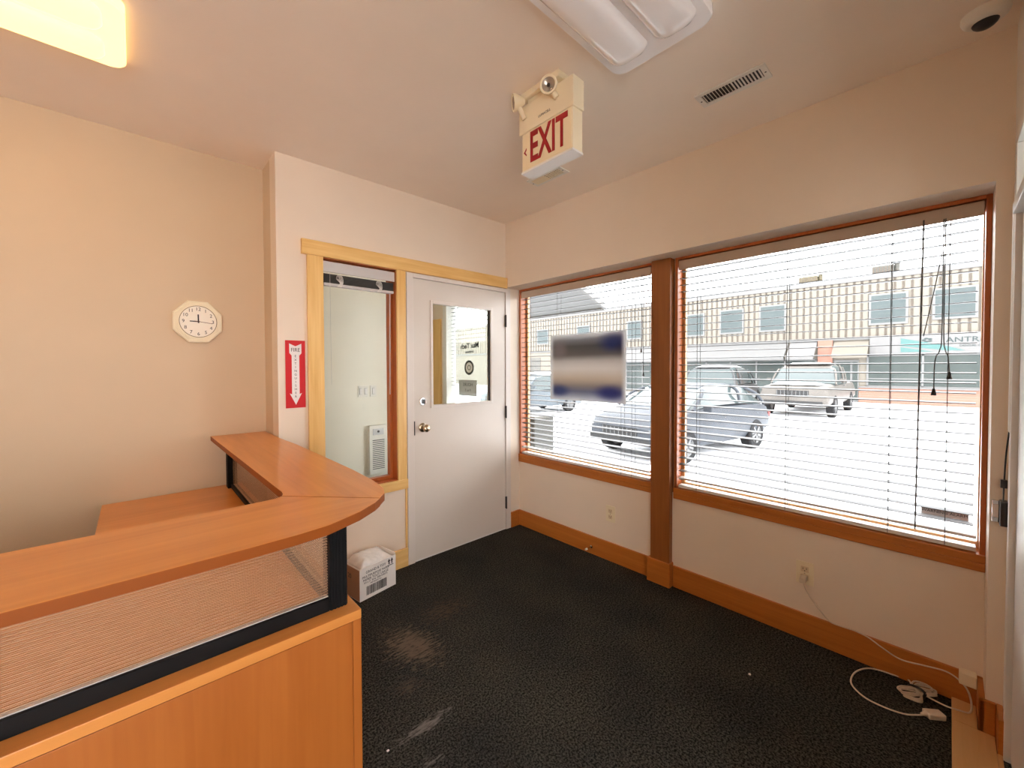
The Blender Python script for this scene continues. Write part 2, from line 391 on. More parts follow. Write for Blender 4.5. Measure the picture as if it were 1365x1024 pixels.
def poster_mat():
    """flat printed board: soft bands of dark brown-grey, blue, beige"""
    m, nt, b = mat_base('banded_print'); b.inputs['Roughness'].default_value = 0.5
    N, L = nt.nodes.new, nt.links.new
    tc = N('ShaderNodeTexCoord'); sx = N('ShaderNodeSeparateXYZ'); L(tc.outputs['Object'], sx.inputs[0])
    def mr(src, a, c):
        q = N('ShaderNodeMapRange'); q.interpolation_type = 'SMOOTHSTEP'; q.inputs['From Min'].default_value = a; q.inputs['From Max'].default_value = c; L(src, q.inputs['Value']); return q.outputs['Result']
    rz = N('ShaderNodeMapRange'); rz.inputs['From Min'].default_value = -0.255; rz.inputs['From Max'].default_value = 0.255
    L(sx.outputs['Z'], rz.inputs['Value'])
    cr = N('ShaderNodeValToRGB'); els = cr.color_ramp.elements
    cols = [(0, (0.75, 0.75, 0.75)), (0.06, (0.50, 0.51, 0.55)), (0.14, (0.27, 0.28, 0.36)), (0.23, (0.42, 0.37, 0.33)), (0.33, (0.60, 0.52, 0.44)), (0.48, (0.68, 0.63, 0.59)), (0.60, (0.58, 0.54, 0.51)),
            (0.69, (0.24, 0.22, 0.21)), (0.82, (0.17, 0.165, 0.165)), (0.92, (0.36, 0.36, 0.37)), (1.0, (0.75, 0.75, 0.74))]
    while len(els) < len(cols): els.new(0.5)
    for e, (p, c) in zip(els, cols): e.position = p; e.color = (*c, 1)
    L(rz.outputs['Result'], cr.inputs['Fac']); cur = cr.outputs['Color']
    def blob(cy, cz, ry, rzz, col, amt):
        nonlocal cur
        mp = N('ShaderNodeMapping'); mp.vector_type = 'TEXTURE'; mp.inputs['Location'].default_value = (0, cy, cz); mp.inputs['Scale'].default_value = (1000, ry, rzz)
        L(tc.outputs['Object'], mp.inputs['Vector']); ln = N('ShaderNodeVectorMath'); ln.operation = 'LENGTH'; L(mp.outputs['Vector'], ln.inputs[0])
        f = mr(ln.outputs['Value'], 1.0, 0.2); mu = N('ShaderNodeMath'); mu.operation = 'MULTIPLY'; mu.inputs[1].default_value = amt; L(f, mu.inputs[0])
        mx = N('ShaderNodeMix'); mx.data_type = 'RGBA'; mx.inputs['B'].default_value = (*col, 1); L(mu.outputs[0], mx.inputs['Factor']); L(cur, mx.inputs['A']); cur = mx.outputs['Result']
    blob(-0.24, 0.18, 0.17, 0.10, (0.05, 0.075, 0.22), 0.85)
    blob(0.245, -0.185, 0.14, 0.07, (0.06, 0.10, 0.26), 0.8)
    blob(-0.21, -0.185, 0.17, 0.08, (0.05, 0.065, 0.25), 0.85)
    blob(0.24, 0.14, 0.10, 0.10, (0.36, 0.30, 0.29), 0.7)
    L(cur, b.inputs['Base Color'])
    ab = N('ShaderNodeMath'); ab.operation = 'ABSOLUTE'; L(sx.outputs['Y'], ab.inputs[0])
    mg = N('ShaderNodeMix'); mg.data_type = 'RGBA'; mg.inputs['B'].default_value = (0.72, 0.72, 0.71, 1)
    L(mr(ab.outputs[0], 0.285, 0.332), mg.inputs['Factor']); L(cur, mg.inputs['A']); cur = mg.outputs['Result']; L(cur, b.inputs['Base Color'])
    tl = N('ShaderNodeBsdfTranslucent'); L(cur, tl.inputs['Color']); ms = N('ShaderNodeMixShader'); ms.inputs['Fac'].default_value = 0.6
    L(b.outputs[0], ms.inputs[1]); L(tl.outputs[0], ms.inputs[2]); L(ms.outputs[0], nt.nodes['Material Output'].inputs['Surface'])
    return m
M['poster'] = poster_mat()

# ------------------------------------------------------------------ dimensions
H = 2.63; HS = 2.087; RR = 0.1625; XC = -1.826; YA = 0.286; YS = -2.6187
XW = -5.3; YR = -4.6; YP = -2.578; EXT = 0.28; G = -0.35

# ------------------------------------------------------------------ shell
struct('floor', MB().box(XW, EXT-0.02, YR, 1.6, -0.12, 0.0), M['carpet'], 'dark charcoal carpet floor with worn dusty patches near the desk', 'floor')
struct('ceiling', MB().box(XW-0.1, EXT, YR-0.1, 1.7, H, H+0.12), M['ceil'], 'plain beige painted ceiling', 'ceiling')
b = MB()                                   # wall holding door and sidelight
b.box(XC, -1.600, 0.0, 0.12, 0, H)
b.box(-1.600, -1.03, 0.0, 0.12, 2.10, H).box(-1.600, -1.03, 0.0, 0.12, 0, 0.60)
b.box(-1.03, -0.975, 0.0, 0.12, 0, H)
b.box(-0.975, 0.035, 0.0, 0.12, 2.065, H)
b.box(0.035, EXT, 0.0, 0.12, 0, H)
struct('wall_north', b, M['wall'], 'beige wall around the grey entrance door and its sidelight', 'wall')
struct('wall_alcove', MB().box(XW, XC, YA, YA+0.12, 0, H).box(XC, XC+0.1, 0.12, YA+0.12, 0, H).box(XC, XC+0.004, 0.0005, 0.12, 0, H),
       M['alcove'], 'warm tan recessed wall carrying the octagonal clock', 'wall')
b = MB()
b.box(0.0, EXT, YS-0.12, 0.0, HS, H)                       # deep header over both windows
b.box(RR, EXT, YP, 0.0, 0, 0.60)                           # low wall below the windows
b.box(RR+0.02, EXT, -1.345, -1.215, 0.60, HS)              # between the windows, behind the post
b.box(0.0, EXT, YS-0.12, YP, 0, HS)                        # end pier
b.box(RR, EXT, 0.12, 0.36, 0, H).box(RR, EXT, 0.36, 1.14, 0, 0.12).box(RR, EXT, 0.36, 1.14, 2.40, H).box(RR, EXT, 1.14, 1.65, 0, H)   # vestibule stretch
b.box(RR, EXT, 0.0, 0.12, 0, 0.0005)
struct('wall_east', b, M['wall'], 'beige window wall with a deep overhanging header', 'wall')
b = MB()
b.box(-0.12, 0.0, YS-0.12, YS, 0, H).box(-1.4, -1.04, YS-0.12, YS, 0, H).box(-1.04, -0.12, YS-0.12, YS, 2.20, H)
b.box(-1.4, -1.28, YR, YS-0.12, 0, H)
struct('wall_south', b, M['white'], 'pale wall at the far right edge beside the window pier', 'wall')
struct('wall_west', MB().box(XW-0.12, XW, YR, YA+0.12, 0, H), M['wall'], 'beige wall behind the reception desk, out of frame', 'wall')
struct('wall_rear', MB().box(XW-0.12, -4.7, YR-0.12, YR, 0, H).box(-2.75, -1.28, YR-0.12, YR, 0, H).box(-4.7, -2.75, YR-0.12, YR, 0, 0.05).box(-4.7, -2.75, YR-0.12, YR, 2.15, H), M['wall'], 'beige wall behind the viewer', 'wall')
struct('wall_vestibule', MB().box(-1.75, RR+0.2, 1.45, 1.57, 0, H).box(-1.75, -1.63, 0.12, 1.45, 0, H), M['vest'], 'pale grey-green vestibule wall seen through the sidelight', 'wall')

w = thing('window_5', (-3.72, YR, 0.05), 'wide window in the wall behind the viewer', 'window', kind='structure')  # added out of view to bring more daylight into the room
f = MB().box(-4.7, -4.64, YR-0.10, YR+0.01, 0.05, 2.15).box(-2.81, -2.75, YR-0.10, YR+0.01, 0.05, 2.15).box(-4.64, -2.81, YR-0.10, YR+0.01, 0.05, 0.12).box(-4.64, -2.81, YR-0.10, YR+0.01, 2.10, 2.15).box(-3.75, -3.70, YR-0.10, YR+0.01, 0.12, 2.10)
f.build('window_frame', M['white'], w)
MB().box(-4.64, -2.81, YR-0.06, YR-0.055, 0.12, 2.10).build('pane', M['glass'], w)
struct('floor_rear', MB().box(XW, -1.41, YR, -2.80, 0.0, 0.004), plain('pale_vinyl_tile', (0.74, 0.68, 0.58), 0.4), 'pale vinyl floor behind the viewer', 'floor')  # unseen pale floor, added to bounce light up to the ceiling
# baseboards
BH = 0.135
struct('baseboard_east', MB().box(RR-0.016, RR, -1.20, -0.002, 0, BH).box(RR-0.016, RR, YP, -1.352, 0, BH), M['fir'], 'orange-brown wood baseboard under the windows', 'baseboard', bev=0.003)
struct('baseboard_pier', MB().box(-0.016, 0.0, YS+0.016, YP+0.016, 0, BH).box(-0.016, RR-0.017, YP, YP+0.016, 0, BH), M['fir'], 'short wood baseboard wrapping the right-hand pier', 'baseboard', bev=0.003)
struct('baseboard_south', MB().box(-0.115, -0.0, YS, YS+0.0155, 0, BH), M['fir'], 'wood baseboard on the pale wall at the right edge', 'baseboard', bev=0.003)
struct('baseboard_north', MB().box(XC+0.006, -0.99, -0.016, 0.0, 0, 0.13), M['maple'], 'golden maple baseboard under the sidelight', 'baseboard', bev=0.003)
struct('baseboard_corner', MB().box(0.046, RR-0.017, -0.016, 0.0, 0, BH), M['fir'], 'tiny wood baseboard piece between door frame and window corner', 'baseboard', bev=0.002)
struct('trim_1', MB().box(-1.2, -0.018, YS+0.017, -2.497, 0.0, 0.014).box(-0.018, RR-0.017, YP+0.017, -2.497, 0.0, 0.014).box(-1.2, -0.116, YS+0.0045, YS+0.017, 0.0, 0.014), M['maplefl'], 'bare maple strip along the right edge of the carpet', 'trim', bev=0.002)
# maple casing round sidelight and door
t = thing('trim_2', (-1.3, 0, 0), 'golden maple casing around the sidelight and over the door', 'trim', kind='structure')
MB().box(-1.693, -0.001, -0.024, 0, 2.078, 2.166).build('head_casing', M['maple'], t, bev=0.002)
MB().box(-1.662, -1.567, -0.018, 0, 0.622, 2.078).build('side_casing', M['maple_v'], t, bev=0.002)
MB().box(-1.066, -0.996, -0.018, 0, 0.622, 2.078).build('side_casing', M['maple_v'], t, bev=0.002)
MB().box(-1.672, -0.99, -0.022, 0, 0.555, 0.622).build('sill_casing', M['maple'], t, bev=0.002)
MB().box(-1.004, -0.991, -0.010, 0, 0.131, 0.554).build('edge_strip', M['maple_v'], t, bev=0.001)

# wood post between the windows
t = thing('trim_3', (0.14, -1.276, 0), 'dark reddish wood post on a square plinth between the two windows', 'post', kind='structure')
MB().box(0.118, RR+0.02, -1.340, -1.218, 0.12, HS-0.001).build('post_shaft', M['fir_v'], t, bev=0.004)
MB().box(0.104, RR, -1.349, -1.202, 0.0, 0.152).build('plinth', M['fir'], t, bev=0.003)

# ------------------------------------------------------------------ windows
def window(name, y0, y1, label):
    """y0 > y1; opening from z 0.60 to HS"""
    w = thing(name, (RR, (y0+y1)/2, 0.6), label, 'window', kind='structure')
    f = MB()
    f.box(RR, EXT, y0-0.016, y0, 0.60, HS).box(RR, EXT, y1, y1+0.016, 0.60, HS)
    f.box(RR, EXT, y1+0.016, y0-0.016, HS-0.016, HS)
    f.build('window_frame', M['jamb'], w, bev=0.002)
    s = MB()
    s.box(0.236, 0.262, y0-0.034, y0-0.016, 0.635, HS-0.016).box(0.236, 0.262, y1+0.016, y1+0.020, 0.635, HS-0.016)
    s.box(0.236, 0.262, y1+0.020, y0-0.034, HS-0.045, HS-0.016).box(0.236, 0.262, y1+0.020, y0-0.034, 0.635, 0.662)
    s.build('sash', M['jambl'], w, bev=0.002)
    MB().box(0.246, 0.251, y1+0.017, y0-0.032, 0.660, HS-0.043).build('pane', M['glass'], w)
    MB().box(RR-0.014, EXT, y1+0.0, y0-0.0, 0.60, 0.634).box(RR-0.014, RR, y1, y0, 0.566, 0.60).build('window_sill', M['fir'], w, bev=0.003)
    return w
window('window_1', -0.004, -1.212, 'left window with a wood frame, behind the lowered blind')
window('window_2', -1.350, YP, 'wide right window with a wood frame, behind the lowered blind')

def blind(y0, y1, label, cords, wand):
    y0 -= 0.020; y1 += 0.020
    t = thing('window_blind', (0.19, (y0+y1)/2, 2.07), label, 'blind', 'lowered horizontal blinds')
    MB().box(0.166, 0.174, y1, y0, 2.008, 2.066).box(0.174, 0.222, y1, y0, 2.030, 2.066).build('valance', M['valance'], t, bev=0.003)
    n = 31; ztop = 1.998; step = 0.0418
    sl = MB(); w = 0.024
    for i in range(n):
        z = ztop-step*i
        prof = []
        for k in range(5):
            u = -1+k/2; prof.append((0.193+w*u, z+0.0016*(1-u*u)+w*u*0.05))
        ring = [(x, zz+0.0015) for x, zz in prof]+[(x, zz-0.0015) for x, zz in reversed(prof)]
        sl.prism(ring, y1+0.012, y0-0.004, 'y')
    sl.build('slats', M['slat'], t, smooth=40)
    zb = ztop-step*n
    MB().box(0.168, 0.218, y1+0.004, y0-0.004, 0.690, 0.703, bev=0.003).build('bottom_rail', M['rail'], t)
    MB().box(0.168, 0.218, y1+0.004, y0-0.004, 0.638, 0.656, bev=0.003).build('stacked_slats', M['rail'], t)
    for y in cords:
        MB().cyl((0.1685, y, 2.03), (0.1685, y, 0.64), 0.0013, n=6).cyl((0.2175, y, 2.03), (0.2175, y, 0.64), 0.0013, n=6).build('ladder_cord', M['cordm'], t)
    return t
bl = blind(-0.026+0.022, -1.190-0.022, 'white slatted blind on the left window, next to the door', (-0.09, -0.42, -0.98, -1.06), None)
for y_, z_ in ((-1.13, 1.52), (-1.145, 1.36)):
    MB().cyl((0.164, y_, 2.02), (0.162, y_, z_), 0.0016, n=6).build('lift_cord', M['cordm'], bl)
    MB().cyl((0.162, y_, z_+0.005), (0.162, y_, z_-0.02), 0.003, 0.007, n=10).build('cord_tassel', M['blackp'], bl)
br = blind(-1.350, YP, 'wide white slatted blind on the right window, beside the pier', (-1.48, -1.92, -2.30, -2.47), None)
MB().cyl((0.160, -2.395, 2.03), (0.157, -2.385, 0.685), 0.0028, n=8).build('tilt_wand', M['cordm'], br)
lc = MB(); lc.tube([(0.162, -2.452, 2.02), (0.158, -2.452, 1.55), (0.157, -2.447, 1.47), (0.156, -2.437, 1.44), (0.156, -2.433, 1.40), (0.156, -2.432, 1.30)], 0.0018, n=6)
lc.build('lift_cord', M['cordm'], br); lc = MB()
lc.tube([(0.162, -2.457, 2.02), (0.158, -2.457, 1.55), (0.157, -2.462, 1.47), (0.156, -2.470, 1.44), (0.156, -2.473, 1.40), (0.156, -2.474, 1.37)], 0.0018, n=6)
lc.build('lift_cord', M['cordm'], br); lc = MB()
lc.tube([(0.162, -2.449, 1.88), (0.158, -2.425, 1.70), (0.158, -2.40, 1.53)], 0.0016, n=6)
lc.build('lift_cord', M['cordm'], br)
MB().cyl((0.156, -2.432, 1.305), (0.156, -2.432, 1.275), 0.004, 0.009, n=12).build('cord_tassel', M['blackp'], br)
MB().cyl((0.156, -2.474, 1.375), (0.156, -2.474, 1.345), 0.004, 0.009, n=12).build('cord_tassel', M['blackp'], br)

# printed board hanging against the left blind
t = thing('window_sign', (0.1615, -0.69, 1.40), 'printed board with dark top band and blue corners against the left blind', 'sign')
MB().box(0.1585, 0.1645, -1.020, -0.358, 1.143, 1.655).build('printed_board', M['poster'], t)
# small notice low on the right pane
t = thing('notice_sticker', (0.243, -2.46, 0.72), 'small two-line notice sticker low on the right window pane', 'sticker')
MB().box(0.2440, 0.2455, -2.535, -2.40, 0.735, 0.778).build('sticker_sheet', plain('sticker_pink', (0.55, 0.47, 0.45), 0.5), t)
text_mb([('WARNING ALARM', 0.016, face_negx((0.2436, -2.467, 0.757)), 0.0003)]).build('lettering', M['ink'], t)

# ------------------------------------------------------------------ entrance door
d = thing('door_1', (-0.47, 0.0, 0), 'grey entrance door with a small upper window and round knob', 'door', kind='structure')
fr = MB()
fr.box(-0.987, -0.932, -0.012, 0.125, 0, 2.074).box(-0.013, 0.044, -0.012, 0.125, 0, 2.074).box(-0.932, -0.013, -0.012, 0.125, 2.045, 2.074)
fr.build('door_frame', M['frame'], d, bev=0.002)
MB().box(-0.931, -0.9, 0.042, 0.06, 0, 2.044).box(-0.045, -0.014, 0.042, 0.06, 0, 2.044).box(-0.9, -0.045, 0.042, 0.06, 2.02, 2.044).build('door_stop_strip', M['dark'], d)
WX0, WX1, WZ0, WZ1 = -0.768, -0.184, 1.125, 1.878
sl = MB()
X0, X1, Z0, Z1 = -0.928, -0.0175, 0.012, 2.0415
sl.box(X0, WX0, -0.004, 0.040, Z0, Z1).box(WX1, X1, -0.004, 0.040, Z0, Z1).box(WX0, WX1, -0.004, 0.040, Z0, WZ0).box(WX0, WX1, -0.004, 0.040, WZ1, Z1)
sl.build('door_leaf', M['door'], d)
lt = MB()
for (a, c, e, f) in ((WX0-0.018, WX0+0.003, WZ0-0.02, WZ1+0.02), (WX1-0.003, WX1+0.020, WZ0-0.02, WZ1+0.02)):
    lt.box(a, c, -0.012, -0.003, e, f)
lt.box(WX0+0.003, WX1-0.003, -0.012, -0.003, WZ0-0.02, WZ0+0.002).box(WX0+0.003, WX1-0.003, -0.012, -0.003, WZ1-0.002, WZ1+0.02)
lt.build('glazing_bead', M['frame'], d, bev=0.002)
MB().box(WX0, WX1, 0.016, 0.021, WZ0, WZ1).build('pane', M['vglass'], d)
MB().box(WX1-0.012, WX1-0.0005, 0.004, 0.0155, WZ0+0.002, WZ1-0.002).build('pane_gasket', M['blackp'], d)
k = MB()
Mk = Matrix.Translation((-0.857, -0.004, 0.968)) @ Matrix.Rotation(PI/2, 4, 'X')
k.lathe([(0, 0), (0.034, 0), (0.034, 0.004), (0.030, 0.009), (0.013, 0.012), (0.011, 0.026), (0.017, 0.034), (0.027, 0.043), (0.0285, 0.055), (0.023, 0.066), (0.010, 0.070), (0, 0.0705)], Mk)
k.build('door_knob', M['brass'], d, smooth=50)
Mk = Matrix.Translation((-0.857, -0.004, 1.158)) @ Matrix.Rotation(PI/2, 4, 'X')
dl = MB().lathe([(0, 0), (0.031, 0), (0.031, 0.005), (0.026, 0.011), (0.012, 0.012), (0, 0.012)], Mk).build('deadbolt', M['chrome'], d, smooth=40)
MB().box(-0.8615, -0.8525, -0.036, -0.014, 1.142, 1.176, bev=0.002).build('thumb_turn', M['blackp'], dl)
for z in (1.80, 1.02, 0.235):
    MB().box(-0.019, -0.0125, -0.008, -0.0035, z-0.05, z+0.05).cyl((-0.0155, -0.016, z-0.052), (-0.0155, -0.016, z+0.052), 0.007, n=14).build('hinge', M['hinge'], d)
MB().box(-0.934, -0.9265, -0.0135, -0.0065, 0.92, 1.02).build('strike_plate', M['hinge'], d)
MB().box(-0.93, -0.014, -0.0035, 0.038, 0.001, 0.011).build('bottom_seal', M['white'], d)

# sidelight beside the door
w = thing('window_3', (-1.32, 0.06, 0.6), 'tall narrow sidelight beside the grey entrance door', 'window', kind='structure')
f = MB()
f.box(-1.600, -1.567, 0.0005, 0.1195, 0.60, 2.10).box(-1.066, -1.03, 0.0005, 0.1195, 0.60, 2.10).box(-1.567, -1.066, 0.0005, 0.1195, 2.075, 2.10).box(-1.567, -1.066, 0.0005, 0.1195, 0.60, 0.625)
f.build('window_frame', M['jamb'], w)
s = MB()
s.box(-1.567, -1.545, 0.055, 0.10, 0.625, 2.075).box(-1.088, -1.066, 0.055, 0.10, 0.625, 2.075).box(-1.545, -1.088, 0.055, 0.10, 0.625, 0.648).box(-1.545, -1.088, 0.055, 0.10, 2.05, 2.075)
s.build('glazing_stop', M['jamb'], w, bev=0.002)
MB().box(-1.548, -1.085, 0.074, 0.080, 0.645, 2.053).build('pane', M['glass'], w)
t = thing('window_blind', (-1.32, 0.02, 2.05), 'small blind drawn up to the top of the sidelight', 'blind')
MB().box(-1.562, -1.071, 0.004, 0.010, 1.996, 2.062).box(-1.562, -1.071, 0.010, 0.046, 2.03, 2.062).build('valance', M['silver'], t, bev=0.002)
sl = MB()
for i in range(9): sl.box(-1.556, -1.077, 0.008, 0.044, 1.934+0.0062*i, 1.9365+0.0062*i)
sl.build('slats', M['cordm'], t)
MB().box(-1.556, -1.077, 0.007, 0.045, 1.914, 1.931, bev=0.003).build('bottom_rail', M['silver'], t)
for x in (-1.47, -1.20):
    cm = MB()
    for k in range(7):
        cm.tube([(x+0.004*k, 0.006, 1.985), (x-0.012+0.007*k, -0.002, 1.960), (x+0.012+0.003*k, -0.003, 1.935), (x-0.004+0.004*k, 0.003, 1.912)], 0.0016, n=6, res=3)
    cm.build('bundled_cord', M['cordw'], t)
MB().cyl((-1.52, 0.004, 1.99), (-1.516, 0.006, 1.30), 0.0012, n=6).build('tilt_wand', M['cordw'], t)
MB().cyl((-1.10, 0.02, 1.93), (-1.10, 0.03, 1.22), 0.0035, n=8).build('lift_cord', M['cordw'], t)

# fire extinguisher sign
t = thing('fire_extinguisher_sign', (-1.731, 0, 1.37), 'red fire extinguisher sign with a white downward arrow', 'sign')
MB().box(-1.786, -1.676, -0.004, 0, 1.172, 1.566).build('sign_board', M['red'], t)
ar = MB()
cx = -1.731
ar.prism([(cx-0.034, 1.548), (cx, 1.532), (cx+0.034, 1.548), (cx+0.034, 1.492), (cx+0.021, 1.478), (cx+0.021, 1.252), (cx+0.034, 1.258), (cx, 1.190), (cx-0.034, 1.258), (cx-0.021, 1.252), (cx-0.021, 1.478), (cx-0.034, 1.492)], -0.0046, -0.0038, 'y')
ar.build('arrow', M['paper'], t)
it = [('FIRE', 0.033, face_negy((cx, -0.0048, 1.510), 0.85, 0.95), 0.0003)]
for i, ch in enumerate('EXTINGUISHER'): it.append((ch, 0.019, face_negy((cx, -0.0048, 1.474-i*0.0215)), 0.0003))
text_mb(it).build('lettering', M['ink'], t)

# ------------------------------------------------------------------ clock
t = thing('wall_clock', (-2.172, YA, 1.668), 'cream octagonal wall clock on the tan alcove wall', 'clock')
def octa(r, a=PI/8): return [(r*math.cos(a+k*PI/4), r*math.sin(a+k*PI/4)) for k in range(8)]
C = (-2.172, YA, 1.668)
cs = MB()
rings = []
for r, dy in ((0.122, 0.0), (0.126, -0.012), (0.124, -0.022), (0.117, -0.027), (0.113, -0.026), (0.110, -0.030), (0.106, -0.029), (0.103, -0.032), (0.095, -0.032)):
    rings.append([(C[0]+u, C[1]+dy, C[2]+v) for u, v in octa(r)])
cs.loft(rings)
cs.build('clock_case', M['clockc'], t)
Mc = Matrix.Translation(C) @ Matrix.Rotation(PI/2, 4, 'X')
MB().lathe([(0, 0.0325), (0.086, 0.0325), (0.086, 0.0335), (0, 0.0335)], Mc, 48).build('dial', M['face'], t)
MB().lathe([(0.086, 0.0325), (0.086, 0.036), (0.0885, 0.036), (0.0885, 0.0325), (0.086, 0.0325)], Mc, 48).build('dial_rim', plain('rim_brown', (0.20, 0.13, 0.05), 0.4), t, smooth=40)
for n in range(1, 13):
    a = PI/2-n*PI/6
    text_mb([(str(n), 0.026, face_negy((C[0]+0.069*math.cos(a), C[1]-0.0338, C[2]+0.069*math.sin(a))), 0.0004)]).build('numeral', M['ink'], t)
def hand(name, ang, r0, r1, w, dy, mat):
    m = MB(); R = Matrix.Translation((C[0], C[1]-dy, C[2])) @ Matrix.Rotation(PI/2, 4, 'X') @ Matrix.Rotation(ang, 4, 'Z')
    m.box(r0, r1, -w, w, 0, 0.0012, rot=R); m.build(name, mat, t)
hand('hour_hand', PI/2+0.02, -0.008, 0.040, 0.0032, 0.035, M['ink'])
hand('minute_hand', PI*0.995, -0.006, 0.040, 0.0026, 0.037, M['ink'])
hand('second_hand', -0.13, -0.02, 0.066, 0.0012, 0.039, plain('hand_brown', (0.16, 0.05, 0.03), 0.5))

# ------------------------------------------------------------------ reception desk
t = thing('reception_desk', (-2.6, -0.9, 0), 'L-shaped honey wood reception desk with a raised curved counter', 'desk')
ZC, TC = 1.012, 0.025
outer = [(-1.832, 0.283), (-1.832, -0.03), (-1.819, -0.30), (-1.815, -0.66), (-1.813, -0.99), (-1.821, -1.178), (-1.835, -1.283), (-1.859, -1.336), (-1.892, -1.372)]
outer2 = [(-1.892, -1.372), (-1.923, -1.400), (-1.988, -1.441), (-2.085, -1.479), (-2.160, -1.489), (-2.256, -1.493), (-2.38, -1.4935), (-4.3, -1.4935)]
inner = (-2.112, -1.150)
side = outer+[(-2.118, -1.147), (-2.108, -1.118), (-2.114, 0.283)]
side = [(-1.832, 0.283), (-1.832, -0.03), (-1.819, -0.30), (-1.815, -0.66), (-1.813, -0.99), (-1.821, -1.178), (-1.835, -1.283), (-1.859, -1.336), (-1.8925, -1.3700), (-2.112, -1.1535), (-2.104, -1.135), (-2.101, -1.110), (-2.121, 0.283)]
front = outer2+[(-4.3, -1.172), (-2.20, -1.172), (-2.135, -1.168), (-2.1135, -1.1552)]
MB().prism(side, ZC-TC, ZC).build('counter_top', M['desk_y'], t, bev=0.002)
MB().prism(front, ZC-TC, ZC).build('counter_top', M['desk_x'], t, bev=0.002)
for o_ in [q for q in bpy.data.objects if q.name.startswith('counter_top')]:
    o_.data.materials.append(M['band'])
    for p_ in o_.data.polygons:
        if abs(p_.normal.z) < 0.5: p_.material_index = 1
ZD = 0.72
wt = MB()
wt.prism([(-4.3, -1.404), (-1.970, -1.404), (-1.970, 0.27), (-2.587, 0.27), (-2.587, -0.72), (-4.3, -0.72)], ZD-0.026, ZD)
wt.build('worktop', M['desk_x'], t, bev=0.0015)
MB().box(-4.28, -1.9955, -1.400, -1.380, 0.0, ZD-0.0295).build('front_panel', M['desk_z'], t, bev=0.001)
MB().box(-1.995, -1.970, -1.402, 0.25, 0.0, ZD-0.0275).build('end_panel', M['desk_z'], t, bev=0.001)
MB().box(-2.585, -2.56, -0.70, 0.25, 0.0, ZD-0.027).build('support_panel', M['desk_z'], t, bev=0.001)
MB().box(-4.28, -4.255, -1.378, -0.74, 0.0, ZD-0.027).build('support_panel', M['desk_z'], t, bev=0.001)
def post(x0, x1, y0, y1):
    m = MB().box(x0, x1, y0, y1, ZD, ZC-TC, bev=0.002)
    n = 5
    for i in range(n):
        y = y0+(y1-y0)*(i+0.5)/n; m.cyl((x1, y, ZD+0.001), (x1, y, ZC-TC-0.001), 0.0028, n=8)
        x = x0+(x1-x0)*(i+0.5)/n; m.cyl((x, y0, ZD+0.001), (x, y0, ZC-TC-0.001), 0.0028, n=8)
    m.build('divider_post', M['black'], t)
post(-2.042, -1.992, -1.357, -1.305)
post(-2.055, -2.01, 0.17, 0.225)
MB().box(-4.28, -2.043, -1.357, -1.325, ZD, ZD+0.037, bev=0.002).build('divider_rail', M['black'], t)
MB().box(-2.040, -2.008, -1.304, 0.169, ZD, ZD+0.022, bev=0.002).build('divider_rail', M['black'], t)
MB().box(-4.28, -2.0435, -1.346, -1.338, ZD+0.0375, ZC-TC).build('divider_panel', M['ribbed'], t)
MB().box(-2.029, -2.021, -1.3045, 0.1695, ZD+0.0225, ZC-TC).build('divider_panel', M['ribbed'], t)
MB().box(-4.28, -2.043, -1.3475, -1.3365, ZD+0.036, ZD+0.0395).build('rail_lip', M['silver'], t)

# ------------------------------------------------------------------ white cardboard box with a plastic bag
t = thing('cardboard_box', (-1.325, -0.108, 0), 'open white cardboard box with printed barcode on the carpet by the desk', 'box', rz=math.radians(9.5))
bw, bd, bh = 0.135, 0.085, 0.195
c = MB()
c.box(-bw, bw, -bd, -bd+0.004, 0.0, bh).box(-bw, -bw+0.004, -bd+0.004, bd-0.004, 0, bh).box(bw-0.004, bw, -bd+0.004, bd-0.004, 0, bh+0.012).box(-bw, bw, bd-0.004, bd, 0, bh+0.005).box(-bw+0.004, bw-0.004, -bd+0.004, bd-0.004, 0, 0.004)
c.build('carton', M['card'], t, local=True)
MB().box(-bw-0.0012, -bw-0.0002, -bd+0.001, bd-0.001, 0.003, bh-0.006).build('side_panel', M['cardb'], t, local=True)
def on_box(x, z, sx=1.0, sy=1.0): return face_negy((x, -bd-0.0006, z), sx, sy)
it = [('GRAND & TOY', 0.022, on_box(-0.018, 0.163), 0.0003), ('MULTIPURPOSE PAPER', 0.020, on_box(-0.018, 0.138), 0.0003),
      ('PAPIER TOUT USAGE', 0.020, on_box(-0.018, 0.119), 0.0003), ('8.5 x 11  20 lb  5000 SHEETS', 0.0145, on_box(-0.018, 0.103), 0.0003), ('5000 FEUILLES 75 g', 0.010, on_box(-0.02, 0.088), 0.0003)]
text_mb(it).build('lettering', M['ink'], t, local=True)
bc = MB(); x = -0.088
random.seed(3)
while x < 0.058:
    w_ = random.choice([0.0012, 0.0020, 0.0034, 0.0046]); bc.box(x, x+w_, -bd-0.001, -bd-0.0002, 0.022, 0.076); x += w_+random.choice([0.0014, 0.0022, 0.0034])
bc.build('barcode', M['ink'], t, local=True)
ua = MB()
for x in (0.082, 0.104):
    ua.prism([(x-0.004, 0.150), (x+0.004, 0.150), (x+0.004, 0.168), (x+0.010, 0.168), (x, 0.186), (x-0.010, 0.168), (x-0.004, 0.168)], -bd-0.001, -bd-0.0002, 'y')
ua.box(0.070, 0.116, -bd-0.001, -bd-0.0002, 0.141, 0.145)
ua.build('up_arrows', M['ink'], t, local=True)
text_mb([('20', 0.04, Matrix.Translation((-bw-0.0018, 0.02, 0.13)) @ Matrix(((0, 0, -1, 0), (-1, 0, 0, 0), (0, 1, 0, 0), (0, 0, 0, 1))), 0.0003)]).build('side_lettering', M['ink'], t, local=True)
